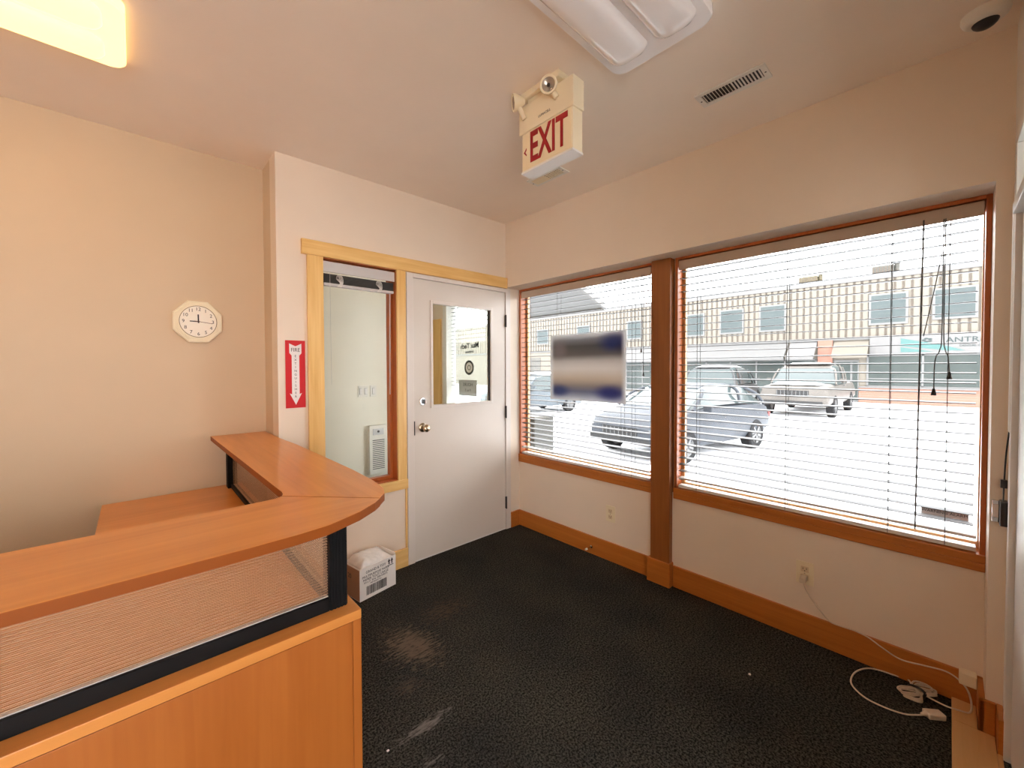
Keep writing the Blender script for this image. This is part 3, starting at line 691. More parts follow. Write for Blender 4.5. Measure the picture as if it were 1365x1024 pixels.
# crumpled bag
pb = MB(); nx, ny = 34, 22
random.seed(11)
ph = [(random.uniform(8, 60), random.uniform(8, 60), random.uniform(0, 6.3), random.uniform(0.2, 1)) for _ in range(14)]
grid = []
for i in range(nx):
    row = []
    for j in range(ny):
        u = -1+2*i/(nx-1); v = -1+2*j/(ny-1)
        x = u*(bw-0.012); y = v*(bd-0.011)
        e = max(abs(u), abs(v))
        z = bh-0.012+0.040*(1-e**4)*(0.7+0.5*u*-0.6+0.5*v)
        z += sum(a*abs(math.sin(kx*x*1.6+ky*y*1.6+p)) for kx, ky, p, a in ph)*0.0042*(1-e**6)
        row.append(pb.bm.verts.new((x, y, z)))
    grid.append(row)
for i in range(nx-1):
    for j in range(ny-1): pb.bm.faces.new((grid[i][j], grid[i+1][j], grid[i+1][j+1], grid[i][j+1]))
bottom = [[pb.bm.verts.new((v.co.x*0.9, v.co.y*0.9, 0.012)) for v in (grid[0]+[r[-1] for r in grid[1:]]+grid[-1][-2::-1]+[r[0] for r in grid[-2:0:-1]])]]
edge = grid[0]+[r[-1] for r in grid[1:]]+grid[-1][-2::-1]+[r[0] for r in grid[-2:0:-1]]
for k_ in range(len(edge)):
    j = (k_+1) % len(edge)
    pb.bm.faces.new((edge[k_], edge[j], bottom[0][j], bottom[0][k_]))
pb.bm.faces.new(bottom[0])
bag = pb.build('plastic_bag', M['bag'], smooth=180)
bag.location = t.location; bag.rotation_euler = t.rotation_euler
tag(bag, 'crumpled clear white plastic bag stuffed in the cardboard box', 'bag')

# ------------------------------------------------------------------ outlets, cord, doorstop
def outlet(y, label):
    o = thing('wall_outlet', (RR, y, 0.341), label, 'outlet', 'outlets under the windows')
    MB().box(RR-0.006, RR, y-0.036, y+0.036, 0.341-0.058, 0.341+0.058, bev=0.002).build('cover_plate', M['cream'], o)
    for dz in (0.021, -0.021):
        r = MB().box(RR-0.0085, RR-0.005, y-0.016, y+0.016, 0.341+dz-0.0145, 0.341+dz+0.0145, bev=0.0015).build('receptacle', M['ivory'], o)
        MB().box(RR-0.0088, RR-0.0083, y-0.008, y-0.006, 0.341+dz-0.002, 0.341+dz+0.008).box(RR-0.0088, RR-0.0083, y+0.006, y+0.008, 0.341+dz-0.002, 0.341+dz+0.007).cyl((RR-0.0088, y, 0.341+dz-0.008), (RR-0.0083, y, 0.341+dz-0.008), 0.0024, n=10).build('socket_slots', M['ink'], r)
    MB().cyl((RR-0.0075, y, 0.341), (RR-0.005, y, 0.341), 0.003, n=10).build('plate_screw', M['chrome'], o)
    return o
outlet(-0.905, 'empty cream wall outlet under the left window')
outlet(-2.008, 'cream wall outlet under the right window with a cord plugged in')
CW = plain('cord_offwhite', (0.66, 0.56, 0.44), 0.45)
t = thing('extension_cord', (0.05, -2.4, 0.0), 'off-white extension cord with a tied coil on the carpet under right window', 'cord')
cab = MB()
path = [(0.128, -2.008, 0.322), (0.118, -2.014, 0.290), (0.128, -2.035, 0.240), (0.132, -2.070, 0.190), (0.130, -2.110, 0.152), (0.134, -2.150, 0.146), (0.136, -2.2, 0.1475), (0.136, -2.245, 0.139),
        (0.132, -2.29, 0.118), (0.126, -2.35, 0.098), (0.122, -2.42, 0.112), (0.118, -2.480, 0.124), (0.112, -2.515, 0.112), (0.108, -2.538, 0.085),
        (0.096, -2.548, 0.045), (0.072, -2.545, 0.0185), (0.055, -2.520, 0.018), (0.06, -2.48, 0.0105), (0.075, -2.425, 0.010), (0.082, -2.40, 0.016)]
cab.tube(path, 0.0032, n=8)
# figure-eight bundle
co = []
for k in range(5):
    r = 0.026+0.004*(k % 3); a0 = 0.2*k
    for s in range(12):
        a = 2*PI*s/12
        if True:
            co.append((0.062+0.062*math.sin(a)+0.008*math.sin(a0*3), -2.402+r*math.sin(2*a)*0.9+0.004*k-0.01+(-0.028*math.sin(a)), 0.008+0.005*k+0.003*math.sin(a*3+k)))
cab.tube(co, 0.0032, n=8, res=4)
cab.tube([(0.105, -2.385, 0.014), (0.150, -2.372, 0.008), (0.146, -2.330, 0.005), (0.137, -2.285, 0.005), (0.110, -2.245, 0.005), (0.040, -2.215, 0.005), (-0.035, -2.208, 0.005), (-0.085, -2.222, 0.005), (-0.125, -2.265, 0.005), (-0.130, -2.325, 0.005), (-0.115, -2.375, 0.005), (-0.085, -2.408, 0.006), (-0.062, -2.432, 0.009)], 0.0032, n=8)
cab.build('cable', CW, t, smooth=180)
MB().box(0.100, 0.152, -2.020, -1.996, 0.308, 0.334, bev=0.005, seg=3).build('plug', CW, t, smooth=60)
Ms = Matrix.Translation((-0.044, -2.452, 0.0135)) @ Matrix.Rotation(math.radians(-48), 4, 'Z')
MB().box(-0.030, 0.030, -0.017, 0.017, -0.012, 0.012, bev=0.006, seg=3, rot=Ms).cyl(Ms @ Vector((-0.045, 0, -0.003)), Ms @ Vector((-0.028, 0, 0)), 0.005, 0.010, n=12).build('socket_end', CW, t, smooth=60)
MB().tube([(0.058, -2.42, 0.004), (0.056, -2.425, 0.03), (0.063, -2.402, 0.038), (0.066, -2.380, 0.03), (0.066, -2.378, 0.004)], 0.005, n=8).build('cable_tie', M['blackp'], t, smooth=60)

t = thing('door_stop', (RR-0.016, -0.755, 0.055), 'small rubber-tipped door stop sticking out of the baseboard', 'door stop')
MB().lathe([(0, 0), (0.011, 0), (0.011, 0.004), (0.0035, 0.007), (0.0035, 0.06)], Matrix.Translation((RR-0.016, -0.755, 0.055)) @ Matrix.Rotation(-PI/2, 4, 'Y'), 14).build('rod', M['brass'], t, smooth=40)
MB().cyl((RR-0.074, -0.755, 0.055), (RR-0.092, -0.755, 0.055), 0.0075, 0.0065, n=14).build('rubber_tip', M['wplast'], t)

t = thing('cable_cover', (0.08, -2.54, 0.13), 'cream plastic cover block on the baseboard beside the pier', 'cover')
MB().box(0.098, RR-0.0165, -2.5615, -2.515, 0.104, 0.152, bev=0.004).build('cover_block', M['cream'], t)

# lint scraps
for (p, lab) in (((-0.338, -1.905, 0.003), 'tiny white paper scrap lying alone on the open carpet'), ((-1.765, -1.165, 0.003), 'tiny white paper scrap on the carpet close to the desk')):
    m = MB(); m.sphere((0, 0, 0), 0.006, (1, 0.7, 0.5), 8, 6)
    for v in m.bm.verts: v.co += Vector((random.uniform(-1, 1), random.uniform(-1, 1), 0))*0.0018
    tag(m.build('paper_scrap', M['paper'], origin=None), lab, 'scrap', 'scraps on the carpet').location = p

# ------------------------------------------------------------------ right edge: door, transom, strike, raceway
d = thing('door_2', (-0.58, YS, 0), 'white door in the right-hand wall, seen almost edge on', 'door', kind='structure')
MB().box(-0.12, -0.088, YS-0.12, YS+0.004, 0, 2.20).box(-1.072, -1.04, YS-0.12, YS+0.004, 0, 2.20).box(-1.04, -0.12, YS-0.12, YS+0.004, 2.168, 2.20).box(-1.04, -0.12, YS-0.12, YS+0.010, 1.925, 1.962).build('door_frame', M['white'], d, bev=0.002)
MB().box(-1.038, -0.122, YS-0.05, YS-0.012, 0.01, 1.922).build('door_leaf', M['white'], d)
MB().box(-1.038, -0.122, YS-0.05, YS-0.045, 1.964, 2.166).build('pane', M['vglass'], d)
t = thing('cable_raceway', (-0.055, YS, 1.6), 'white vertical cable raceway ending above the black strike box', 'raceway')
MB().box(-0.100, -0.050, YS, YS+0.006, 1.165, 1.955, bev=0.002).build('raceway_cover', M['wplast'], t)
t = thing('strike_box', (-0.02, YS, 0.86), 'black electric strike box with a white label on the pier', 'lock box')
MB().box(-0.050, 0.0, YS, YS+0.019, 0.815, 0.905, bev=0.004).build('housing', M['blackp'], t)
MB().box(-0.022, -0.0005, YS+0.0195, YS+0.036, 0.822, 0.902, bev=0.002).build('face_plate', M['chrome'], t)
MB().box(-0.0228, -0.0222, YS+0.021, YS+0.034, 0.840, 0.888).build('label_sticker', M['paper'], t)
MB().tube([(-0.075, YS+0.004, 1.166), (-0.048, YS+0.008, 1.08), (-0.035, YS+0.010, 0.99), (-0.030, YS+0.011, 0.904)], 0.0022, n=8).build('lead_wire', M['blackp'], t)
MB().box(-0.044, -0.026, YS+0.003, YS+0.019, 0.955, 0.985, bev=0.002).build('wire_connector', M['blackp'], t)

# ------------------------------------------------------------------ ceiling things
def light_fixture(x0, x1, y0, y1, label, mat, group):
    """wraparound acrylic fixture with two long lobes"""
    o = thing('ceiling_light', ((x0+x1)/2, (y0+y1)/2, H), label, 'ceiling light', group)
    def rr_(a0, a1, b0, b1, r, z, n=6):
        P = []
        for (cx, cy, s) in ((a1-r, b1-r, 0), (a0+r, b1-r, 1), (a0+r, b0+r, 2), (a1-r, b0+r, 3)):
            for k in range(n+1):
                a = PI/2*(s+k/n); P.append((cx+r*math.cos(a), cy+r*math.sin(a), z))
        return P
    m = MB()
    m.loft([rr_(x0, x1, y0, y1, 0.05, H-0.0005), rr_(x0, x1, y0, y1, 0.05, H-0.030), rr_(x0+0.004, x1-0.004, y0+0.004, y1-0.004, 0.05, H-0.036)])
    base = m.build('fixture_pan', mat, o, smooth=35)
    ym = (y0+y1)/2; g = 0.014
    for (a, c) in ((y0+0.030, ym-g), (ym+g, y1-0.030)):
        m = MB()
        xa, xb = x0+0.06, x1-0.06
        m.loft([rr_(xa, xb, a, c, 0.045, H-0.0362), rr_(xa+0.006, xb-0.006, a+0.005, c-0.005, 0.045, H-0.048), rr_(xa+0.022, xb-0.022, a+0.020, c-0.020, 0.04, H-0.060), rr_(xa+0.045, xb-0.045, a+0.042, c-0.042, 0.025, H-0.064)])
        m.build('diffuser_lobe', mat, o, smooth=50)
    return o
light_fixture(-2.13, -0.905, -1.945, -1.575, 'unlit white acrylic ceiling light nearest the exit sign', M['diff'], 'wraparound ceiling lights')
light_fixture(-3.66, -2.455, -0.70, -0.325, 'lit warm yellow ceiling light over the reception desk', M['lamp'], 'wraparound ceiling lights')
light_fixture(-2.95, -1.75, -3.75, -3.38, 'lit ceiling light just behind the viewer', M['lamp2'], 'wraparound ceiling lights')  # unseen fixture, added to brighten the room from behind

def register(cx, cy, lx, ly, label, half):
    o = thing('ceiling_register', (cx, cy, H), label, 'air vent', 'ceiling registers')
    x0, x1, y0, y1 = cx-lx/2, cx+lx/2, cy-ly/2, cy+ly/2; b_ = 0.022
    f = MB().box(x0, x0+b_, y0, y1, H-0.007, H-0.0003).box(x1-b_, x1, y0, y1, H-0.007, H-0.0003).box(x0+b_, x1-b_, y0, y0+b_, H-0.007, H-0.0003).box(x0+b_, x1-b_, y1-b_, y1, H-0.007, H-0.0003)
    f.build('register_frame', M['wplast'], o, bev=0.002)
    MB().box(x0+b_, x1-b_, y0+b_, y1-b_, H-0.0012, H-0.0004).build('duct_opening', M['dark'], o)
    lv = MB(); n = 18
    for i in range(n):
        y = y0+b_+(y1-y0-2*b_)*(i+0.5)/n
        R = Matrix.Translation((cx, y, H-0.004)) @ Matrix.Rotation(math.radians(38 if y > cy else -38), 4, 'X')
        lv.box(-(lx/2-b_), lx/2-b_, -0.0028, 0.0028, -0.0004, 0.0004, rot=R)
    if half:
        lv.box(x0+b_, x1-b_, cy, y1-b_, H-0.0068, H-0.006)
        for q in (0.25, 0.5, 0.75): lv.box(x0+b_+(lx-2*b_)*q-0.0015, x0+b_+(lx-2*b_)*q+0.0015, y0+b_, cy, H-0.0068, H-0.0055)
    lv.build('louvres', M['wplast'] if not half else M['cream'], o)
    for s in (-1, 1): MB().cyl((cx, cy+s*(ly/2-0.011), H-0.0085), (cx, cy+s*(ly/2-0.011), H-0.0065), 0.0035, n=10).build('screw', M['cordm'], o)
    return o
register(-0.434, -1.844, 0.118, 0.268, 'white louvred ceiling register near the right window', False)
register(-0.405, -0.792, 0.112, 0.262, 'small ceiling register with a half-closed grille beyond the exit sign', True)

# exit sign
t = thing('exit_sign', (-1.05, -1.335, H), 'cream ceiling exit sign with red letters and two emergency lamps', 'exit sign')
MB().box(-1.105, -0.995, -1.425, -1.215, H-0.030, H-0.0005, bev=0.006).box(-1.085, -1.015, -1.40, -1.24, H-0.046, H-0.030).build('ceiling_canopy', M['cream'], t)
MB().box(-1.086, -1.012, -1.484, -1.186, 2.462, 2.585, bev=0.004).build('battery_housing', M['cream'], t)
MB().box(-1.080, -1.014, -1.478, -1.200, 2.292, 2.462, bev=0.003).build('sign_case', M['cream'], t)
MB().box(-1.0815, -1.0795, -1.470, -1.208, 2.300, 2.458).build('face_panel', plain('exit_face', (0.84, 0.70, 0.46), 0.4), t)
MB().box(-1.084, -1.012, -1.480, -1.198, 2.284, 2.2925).build('bottom_lens', M['white'], t)
text_mb([('EXIT', 0.168, face_negx((-1.0825, -1.350, 2.379), 0.60, 1.10), 0.0006)], 0.022).build('lettering', M['redtext'], t)
MB().prism([(-1.212, 2.375), (-1.228, 2.393), (-1.228, 2.385), (-1.2205, 2.375), (-1.228, 2.365), (-1.228, 2.357)], -1.083, -1.0815, 'x').build('chevron', M['redtext'], t)
text_mb([('LUMACELL', 0.014, face_negx((-1.0868, -1.335, 2.497)), 0.0003)]).build('maker_lettering', M['hinge'], t)
def lamp_head(p, dr):
    dr = Vector(dr).normalized(); q = dr.to_track_quat('Z', 'Y').to_matrix().to_4x4(); Mh = Matrix.Translation(p) @ q
    hd = MB().lathe([(0, -0.040), (0.014, -0.040), (0.020, -0.030), (0.031, -0.008), (0.036, 0.002), (0.036, 0.012), (0.031, 0.013), (0.027, 0.009)], Mh, 24).build('lamp_head', M['cream'], t, smooth=40)
    MB().lathe([(0.027, 0.009), (0.014, 0.001), (0, -0.002)], Mh, 24).build('reflector', plain('reflector_glass', (0.45, 0.38, 0.30), 0.15, metal=0.5), hd, smooth=60)
    MB().lathe([(0.006, 0.0), (0.006, 0.008), (0, 0.010)], Mh, 12).build('bulb', M['hinge'], hd)
    return hd
lamp_head((-1.128, -1.205, 2.588), (-0.75, 0.55, -0.15))
lamp_head((-1.118, -1.385, 2.575), (-0.85, -0.45, -0.25))
MB().cyl((-1.09, -1.225, 2.52), (-1.115, -1.215, 2.565), 0.011, n=14).build('lamp_stem', M['cream'], t)
MB().cyl((-1.09, -1.405, 2.525), (-1.105, -1.39, 2.56), 0.011, n=14).build('lamp_stem', M['cream'], t)

# dome camera in the far right ceiling corner
t = thing('security_camera', (-0.175, -2.54, H), 'white dome security camera in the right ceiling corner', 'camera')
Mb = Matrix.Translation((-0.175, -2.54, H)) @ Matrix.Rotation(PI, 4, 'X')
MB().lathe([(0, 0.0005), (0.056, 0.0005), (0.057, 0.012), (0.052, 0.026), (0.040, 0.036), (0, 0.037)], Mb, 32).build('dome_base', M['wplast'], t, smooth=50)
MB().sphere((-0.175, -2.54, H-0.032), 0.032, (1, 1, 0.8)).build('dome_lens', M['blackp'], t, smooth=180)

# ------------------------------------------------------------------ vestibule
t = thing('trim_4', (RR, 1.255, 1), 'maple board beside the vestibule window, seen through the door pane', 'trim', kind='structure')
MB().box(RR-0.02, RR, 1.175, 1.335, 0.0, 1.945).build('upright_board', M['maple_v'], t, bev=0.002)
w = thing('window_4', (RR, 0.78, 0.6), 'vestibule window seen through the small door pane', 'window', kind='structure')
MB().box(RR-0.01, EXT, 1.075, 1.14, 0.12, 2.40).box(RR-0.01, EXT, 0.36, 0.388, 0.12, 2.40).box(RR-0.01, EXT, 0.388, 1.075, 0.12, 0.15).box(RR-0.01, EXT, 0.388, 1.075, 2.37, 2.40).build('window_frame', M['white'], w, bev=0.002)
MB().box(0.262, 0.267, 0.386, 1.077, 0.148, 2.372).build('pane', M['vglass'], w)
t = thing('window_blind', (0.23, 0.78, 2.1), 'half-raised white blind in the vestibule window', 'blind')
m = MB()
for i in range(16): m.box(0.215, 0.255, 0.98, 1.07, 1.84-0.042*i, 1.842-0.042*i)
for i in range(6): m.box(0.215, 0.255, 0.395, 1.07, 2.09-0.042*i, 2.092-0.042*i)
m.build('slats', M['slat'], t)
t = thing('door_decal', (0.26, 0.81, 1.6), 'dark mirrored shop lettering on the vestibule pane', 'decal')
mir = Matrix.Translation((0.2605, 0.81, 1.632)) @ Matrix(((0, 0, 1, 0), (1, 0, 0, 0), (0, 1, 0, 0), (0, 0, 0, 1))) @ Matrix.Rotation(-0.03, 4, 'Z')
text_mb([('Max Tech', 0.075, mir, 0.0006)], 0.03).build('lettering', M['ink'], t)
text_mb([('Solutions', 0.036, Matrix.Translation((0, 0.0, -0.062)) @ mir, 0.0006)], 0.03).build('lettering', M['ink'], t)
t = thing('seal_sticker', (0.261, 0.818, 1.405), 'round seal sticker with a dark ring on the vestibule pane', 'sticker')
Msr = Matrix.Translation((0.2615, 0.818, 1.402)) @ Matrix.Rotation(-PI/2, 4, 'Y')
MB().lathe([(0, 0), (0.056, 0), (0.056, 0.0006), (0, 0.0006)], Msr, 32).build('sticker_disc', M['paper'], t)
MB().lathe([(0.055, 0.0005), (0.055, 0.0012), (0.078, 0.0012), (0.078, 0.0005), (0.055, 0.0005)], Msr, 32).build('sticker_ring', M['galv'], t)
MB().lathe([(0.02, 0.0007), (0.02, 0.0012), (0.027, 0.0012), (0.027, 0.0007), (0.02, 0.0007)], Msr, 20).build('sticker_emblem', M['tan'], t)
t = thing('pane_notice', (0.261, 0.85, 1.17), 'grey printed notice sheet low on the vestibule pane', 'notice')
MB().box(0.2600, 0.2610, 0.69, 0.995, 1.10, 1.27).build('notice_sheet', plain('notice_grey', (0.6, 0.6, 0.58), 0.5), t)
text_mb([('HOURS', 0.05, Matrix.Translation((0.2595, 0.84, 1.22)) @ Matrix(((0, 0, 1, 0), (1, 0, 0, 0), (0, 1, 0, 0), (0, 0, 0, 1))), 0.0003)]).build('lettering', M['galv'], t)
text_mb([('9 to 5', 0.04, Matrix.Translation((0.2595, 0.84, 1.16)) @ Matrix(((0, 0, 1, 0), (1, 0, 0, 0), (0, 1, 0, 0), (0, 0, 0, 1))), 0.0003)]).build('lettering', M['galv'], t)
def switch(x0, x1, n, label):
    o = thing('light_switch', ((x0+x1)/2, 1.45, 1.16), label, 'light switch', 'vestibule switches')
    MB().box(x0, x1, 1.443, 1.45, 1.103, 1.220, bev=0.003).build('switch_plate', M['wplast'], o)
    for i in range(n):
        xc = x0+(x1-x0)*(i+0.5)/n
        MB().box(xc-0.013, xc+0.013, 1.438, 1.4435, 1.13, 1.193, bev=0.002).build('rocker', M['white'], o)
        MB().box(xc-0.0145, xc+0.0145, 1.4425, 1.4432, 1.1285, 1.1945).build('rocker_gap', M['cordm'], o)
switch(-0.702, -0.588, 2, 'double white switch plate in the vestibule, the left one')
switch(-0.568, -0.494, 1, 'single white switch plate in the vestibule, right of the double')
t = thing('wall_heater', (-0.50, 1.45, 0.54), 'white wall heater with grille seen low through the sidelight', 'heater')
MB().box(-0.598, -0.40, 1.405, 1.45, 0.285, 0.80, bev=0.006).build('heater_case', M['wplast'], t)
g_ = MB()
for i in range(16): g_.box(-0.565, -0.43, 1.4015, 1.4048, 0.34+i*0.02, 0.348+i*0.02)
g_.build('grille', M['alum'], t)
MB().box(-0.56, -0.44, 1.4015, 1.4048, 0.70, 0.765).build('control_panel', M['silver'], t)
MB().cyl((-0.50, 1.395, 0.735), (-0.50, 1.4015, 0.735), 0.012, n=16).build('dial', M['blackp'], t)

# ------------------------------------------------------------------ outdoors
struct('ground', MB().box(-20, 70, -45, 70, G-0.2, G), M['snow'], 'snow-covered parking lot outside the windows', 'ground')
struct('wall_outside', MB().box(EXT-0.03, EXT, -6, YS-0.12, G, 3.3).box(EXT-0.03, EXT, 1.65, 12, G, 3.3).box(EXT-0.03, EXT+0.001, -6, 12, G, 0.0), M['fascia'], 'grey outer skin of this building below and beside the windows', 'wall')

t = thing('entrance_canopy', (EXT, 0.9, 2.3), 'grey sloped entrance canopy outside the top of the left window', 'canopy')
m = MB(); m.prism([(EXT, 2.58), (1.6, 2.10), (1.6, 2.07), (EXT, 2.55)], 0.06, 1.6, 'y'); m.build('canopy_sheet', M['canopy'], t)
m = MB(); m.prism([(EXT, 2.60), (1.62, 2.11), (1.62, 2.05), (EXT, 2.54)], 0.03, 0.06, 'y'); m.build('side_rafter', M['alum'], t); m = MB(); m.prism([(EXT, 2.60), (1.62, 2.11), (1.62, 2.05), (EXT, 2.54)], 1.6, 1.63, 'y'); m.build('side_rafter', M['alum'], t)
MB().box(1.6, 1.63, 0.06, 1.6, 2.045, 2.11).build('front_rail', M['galv'], t)
t = thing('utility_box', (0.95, 0.5, G), 'grey upright utility box just outside the left window', 'box')
MB().box(0.78, 1.10, 0.36, 0.86, G, 0.85, bev=0.01).build('cabinet_body', M['bin'], t)
MB().box(0.77, 1.11, 0.35, 0.87, 0.85, 0.875).build('cabinet_lid', M['galv'], t)
MB().box(0.774, 0.7805, 0.40, 0.82, G+0.1, 0.78).build('cabinet_door', M['bin'], t)

# -- building across the lot
B = 24.0
t = thing('shop_building', (B, 3, G), 'long cream two-storey shop building across the snowy lot', 'building')
MB().box(B, B+12, -16, 40, G, 5.64).build('building_core', M['siding'], t)
m = MB(); y = -15.9
while y < 40:
    m.box(B-0.045, B-0.001, y, y+0.17, 2.78, 5.42); y += 0.27
m.build('ribbed_siding', M['siding'], t)
m = MB(); y = -15.9+0.17
while y < 40:
    m.box(B-0.012, B-0.001, y+0.03, y+0.07, 2.78, 5.42); y += 0.27
m.build('siding_seams', M['groove'], t)
MB().box(B-0.10, B-0.001, -16, 40, 5.42, 5.64).build('roof_flashing', M['awnw'], t)
MB().box(B-0.08, B-0.001, -16, 40, 2.64, 2.78).build('belt_course', M['fascia'], t)
def upwin(y0, y1, z0, z1):
    f = MB().box(B-0.11, B-0.046, y1-0.08, y0+0.08, z0-0.09, z1+0.08).build('upper_window', M['alum'], t)
    MB().box(B-0.12, B-0.111, y1, y0, z0, z1).build('pane', M['upgl'], f)
for a in ((8.20, 7.20, 3.34, 4.55), (6.22, 5.15, 3.36, 4.60), (4.26, 3.22, 3.36, 4.62), (-0.08, -1.18, 3.38, 4.64), (-2.05, -3.13, 3.46, 4.62), (12.06, 11.13, 3.38, 4.50), (16.2, 15.2, 3.4, 4.5), (20.3, 19.2, 3.4, 4.5), (-5.6, -6.7, 3.4, 4.6)):
    upwin(*a)
def awning(y0, y1, mat, zt=2.64, zb=1.72, out=1.0):
    m = MB(); m.prism([(B-0.001, zt), (B-out, zb+0.12), (B-out, zb), (B-out+0.03, zb), (B-0.001, zt-0.1)], y1, y0, 'y'); return m.build('awning', mat, t)
awning(8.4, 3.05, M['fascia']); awning(2.95, 1.86, M['awnw']); awning(14.6, 8.6, M['awnw']); awning(1.22, -0.02, M['awnc'], 2.60, 1.78, 0.8)
MB().box(B-0.16, B-0.001, 1.26, 1.82, G, 2.66).build('brick_pier', M['brick'], t)
MB().box(B-0.16, B-0.001, 8.42, 8.58, G, 2.5).build('brick_pier', M['brick'], t)
# shop signboard
sg = MB().box(B-0.16, B-0.001, -5.2, -0.05, 1.92, 2.78).build('sign_fascia', M['awnw'], t)
m = MB(); m.prism([(-1.05, 2.62), (-2.2, 2.30), (-2.9, 2.02), (-2.4, 2.04), (-1.05, 2.28)], B-0.17, B-0.1605, 'x'); m.prism([(-1.05, 2.22), (-2.0, 2.0), (-1.05, 2.0)], B-0.17, B-0.1605, 'x'); m.build('swoosh', M['teal'], sg)
text_mb([('ANTRIM', 0.42, face_negx((B-0.165, -2.98, 2.47), 0.80, 0.72), 0.003)]).build('shop_lettering', M['grtext'], sg)
text_mb([('DENTAL CENTRE', 0.12, face_negx((B-0.165, -3.2, 2.22)), 0.003)]).build('shop_lettering', M['grtext'], sg)
m = MB()
for k in range(5):
    a = 2*PI*k/5; m.sphere((B-0.165, -1.84+0.10*math.cos(a), 2.50+0.07*math.sin(a)), 0.05, (0.05, 1.3, 0.7), 10, 6)
m.build('shop_emblem', M['grtext'], sg)
# shop fronts
def front(y0, y1, z0, z1, n):
    f = MB()
    for i in range(n+1):
        y = y1+(y0-y1)*i/n; f.box(B-0.06, B-0.001, y-0.035, y+0.035, z0, z1)
    f.box(B-0.06, B-0.001, y1, y0, z0-0.06, z0+0.03).box(B-0.06, B-0.001, y1, y0, z1-0.05, z1+0.05).box(B-0.055, B-0.001, y1, y0, z0+0.32, z0+0.37)
    f = f.build('shop_front', M['alum'], t)
    MB().box(B-0.03, B-0.0012, y1, y0, z0, z1).build('pane', M['shopgl'], f)
front(0.02, -5.2, 0.45, 1.88, 3); front(8.3, 1.9, -0.15, 1.72, 5); front(14.5, 8.7, -0.15, 1.72, 5)
MB().box(B-0.14, B-0.001, -5.2, 0.30, G, 0.39).build('brick_base', M['brick'], t)
MB().box(B-0.20, B-0.14, -5.2, 0.30, 0.36, 0.42).build('base_coping', M['awnw'], t)
f = MB().box(B-0.05, B-0.001, 0.32, 1.22, G, 1.68).build('shop_door', M['alum'], t)
MB().box(B-0.06, B-0.051, 0.62, 1.12, G+0.1, 1.58).build('pane', M['shopgl'], f)
MB().box(B-0.06, B-0.051, 0.36, 0.54, G+0.1, 1.58).build('pane', M['shopgl'], f)
# left stretch, plain cream front with a dark garage opening
MB().box(B-0.06, B-0.001, 16.5, 38, G, 2.6).build('plain_front', M['awnc'], t)
MB().box(B-0.08, B-0.061, 20.0, 24.2, G, 2.2).build('roller_door', M['galv'], t)
def rooftop(y, w_, h_, mat, label):
    o = thing('rooftop_unit', (B+0.9, y, 5.64), label, 'rooftop unit', 'rooftop air units')
    MB().box(B+0.4, B+1.4, y-w_/2, y+w_/2, 5.70, 5.64+h_, bev=0.02).build('unit_casing', mat, o)
    m = MB()
    for k in range(7): m.box(B+0.385, B+0.399, y-w_/2+w_*(k+0.3)/7, y-w_/2+w_*(k+0.7)/7, 5.76, 5.58+h_)
    m.build('fin_grille', M['groove'], o)
    MB().box(B+0.45, B+1.35, y-w_/2+0.05, y+w_/2-0.05, 5.64, 5.70).build('curb', M['galv'], o)
    MB().cyl((B+0.7, y-w_*0.62, 5.64), (B+0.7, y-w_*0.62, 5.64+h_*1.1), 0.09, n=14).cyl((B+0.7, y-w_*0.62, 5.64+h_*1.1), (B+0.7, y-w_*0.62, 5.64+h_*1.2), 0.16, 0.05, n=14).build('vent_pipe', mat, o)
rooftop(2.35, 0.75, 0.42, M['tan'], 'tan rooftop air unit left of centre on the far roof')
rooftop(-0.40, 0.72, 0.46, M['galv'], 'grey-tan rooftop air unit on the far roof, the right one')
t = thing('rooftop_antenna', (B+0.5, 3.75, 5.64), 'thin mast on the far roof left of the tan unit', 'mast')
MB().cyl((B+0.5, 3.75, 5.64), (B+0.5, 3.75, 6.15), 0.018, n=8).build('mast_pole', M['galv'], t)
MB().cyl((B+0.5, 3.62, 6.05), (B+0.5, 3.88, 6.05), 0.012, n=8).build('cross_arm', M['galv'], t)

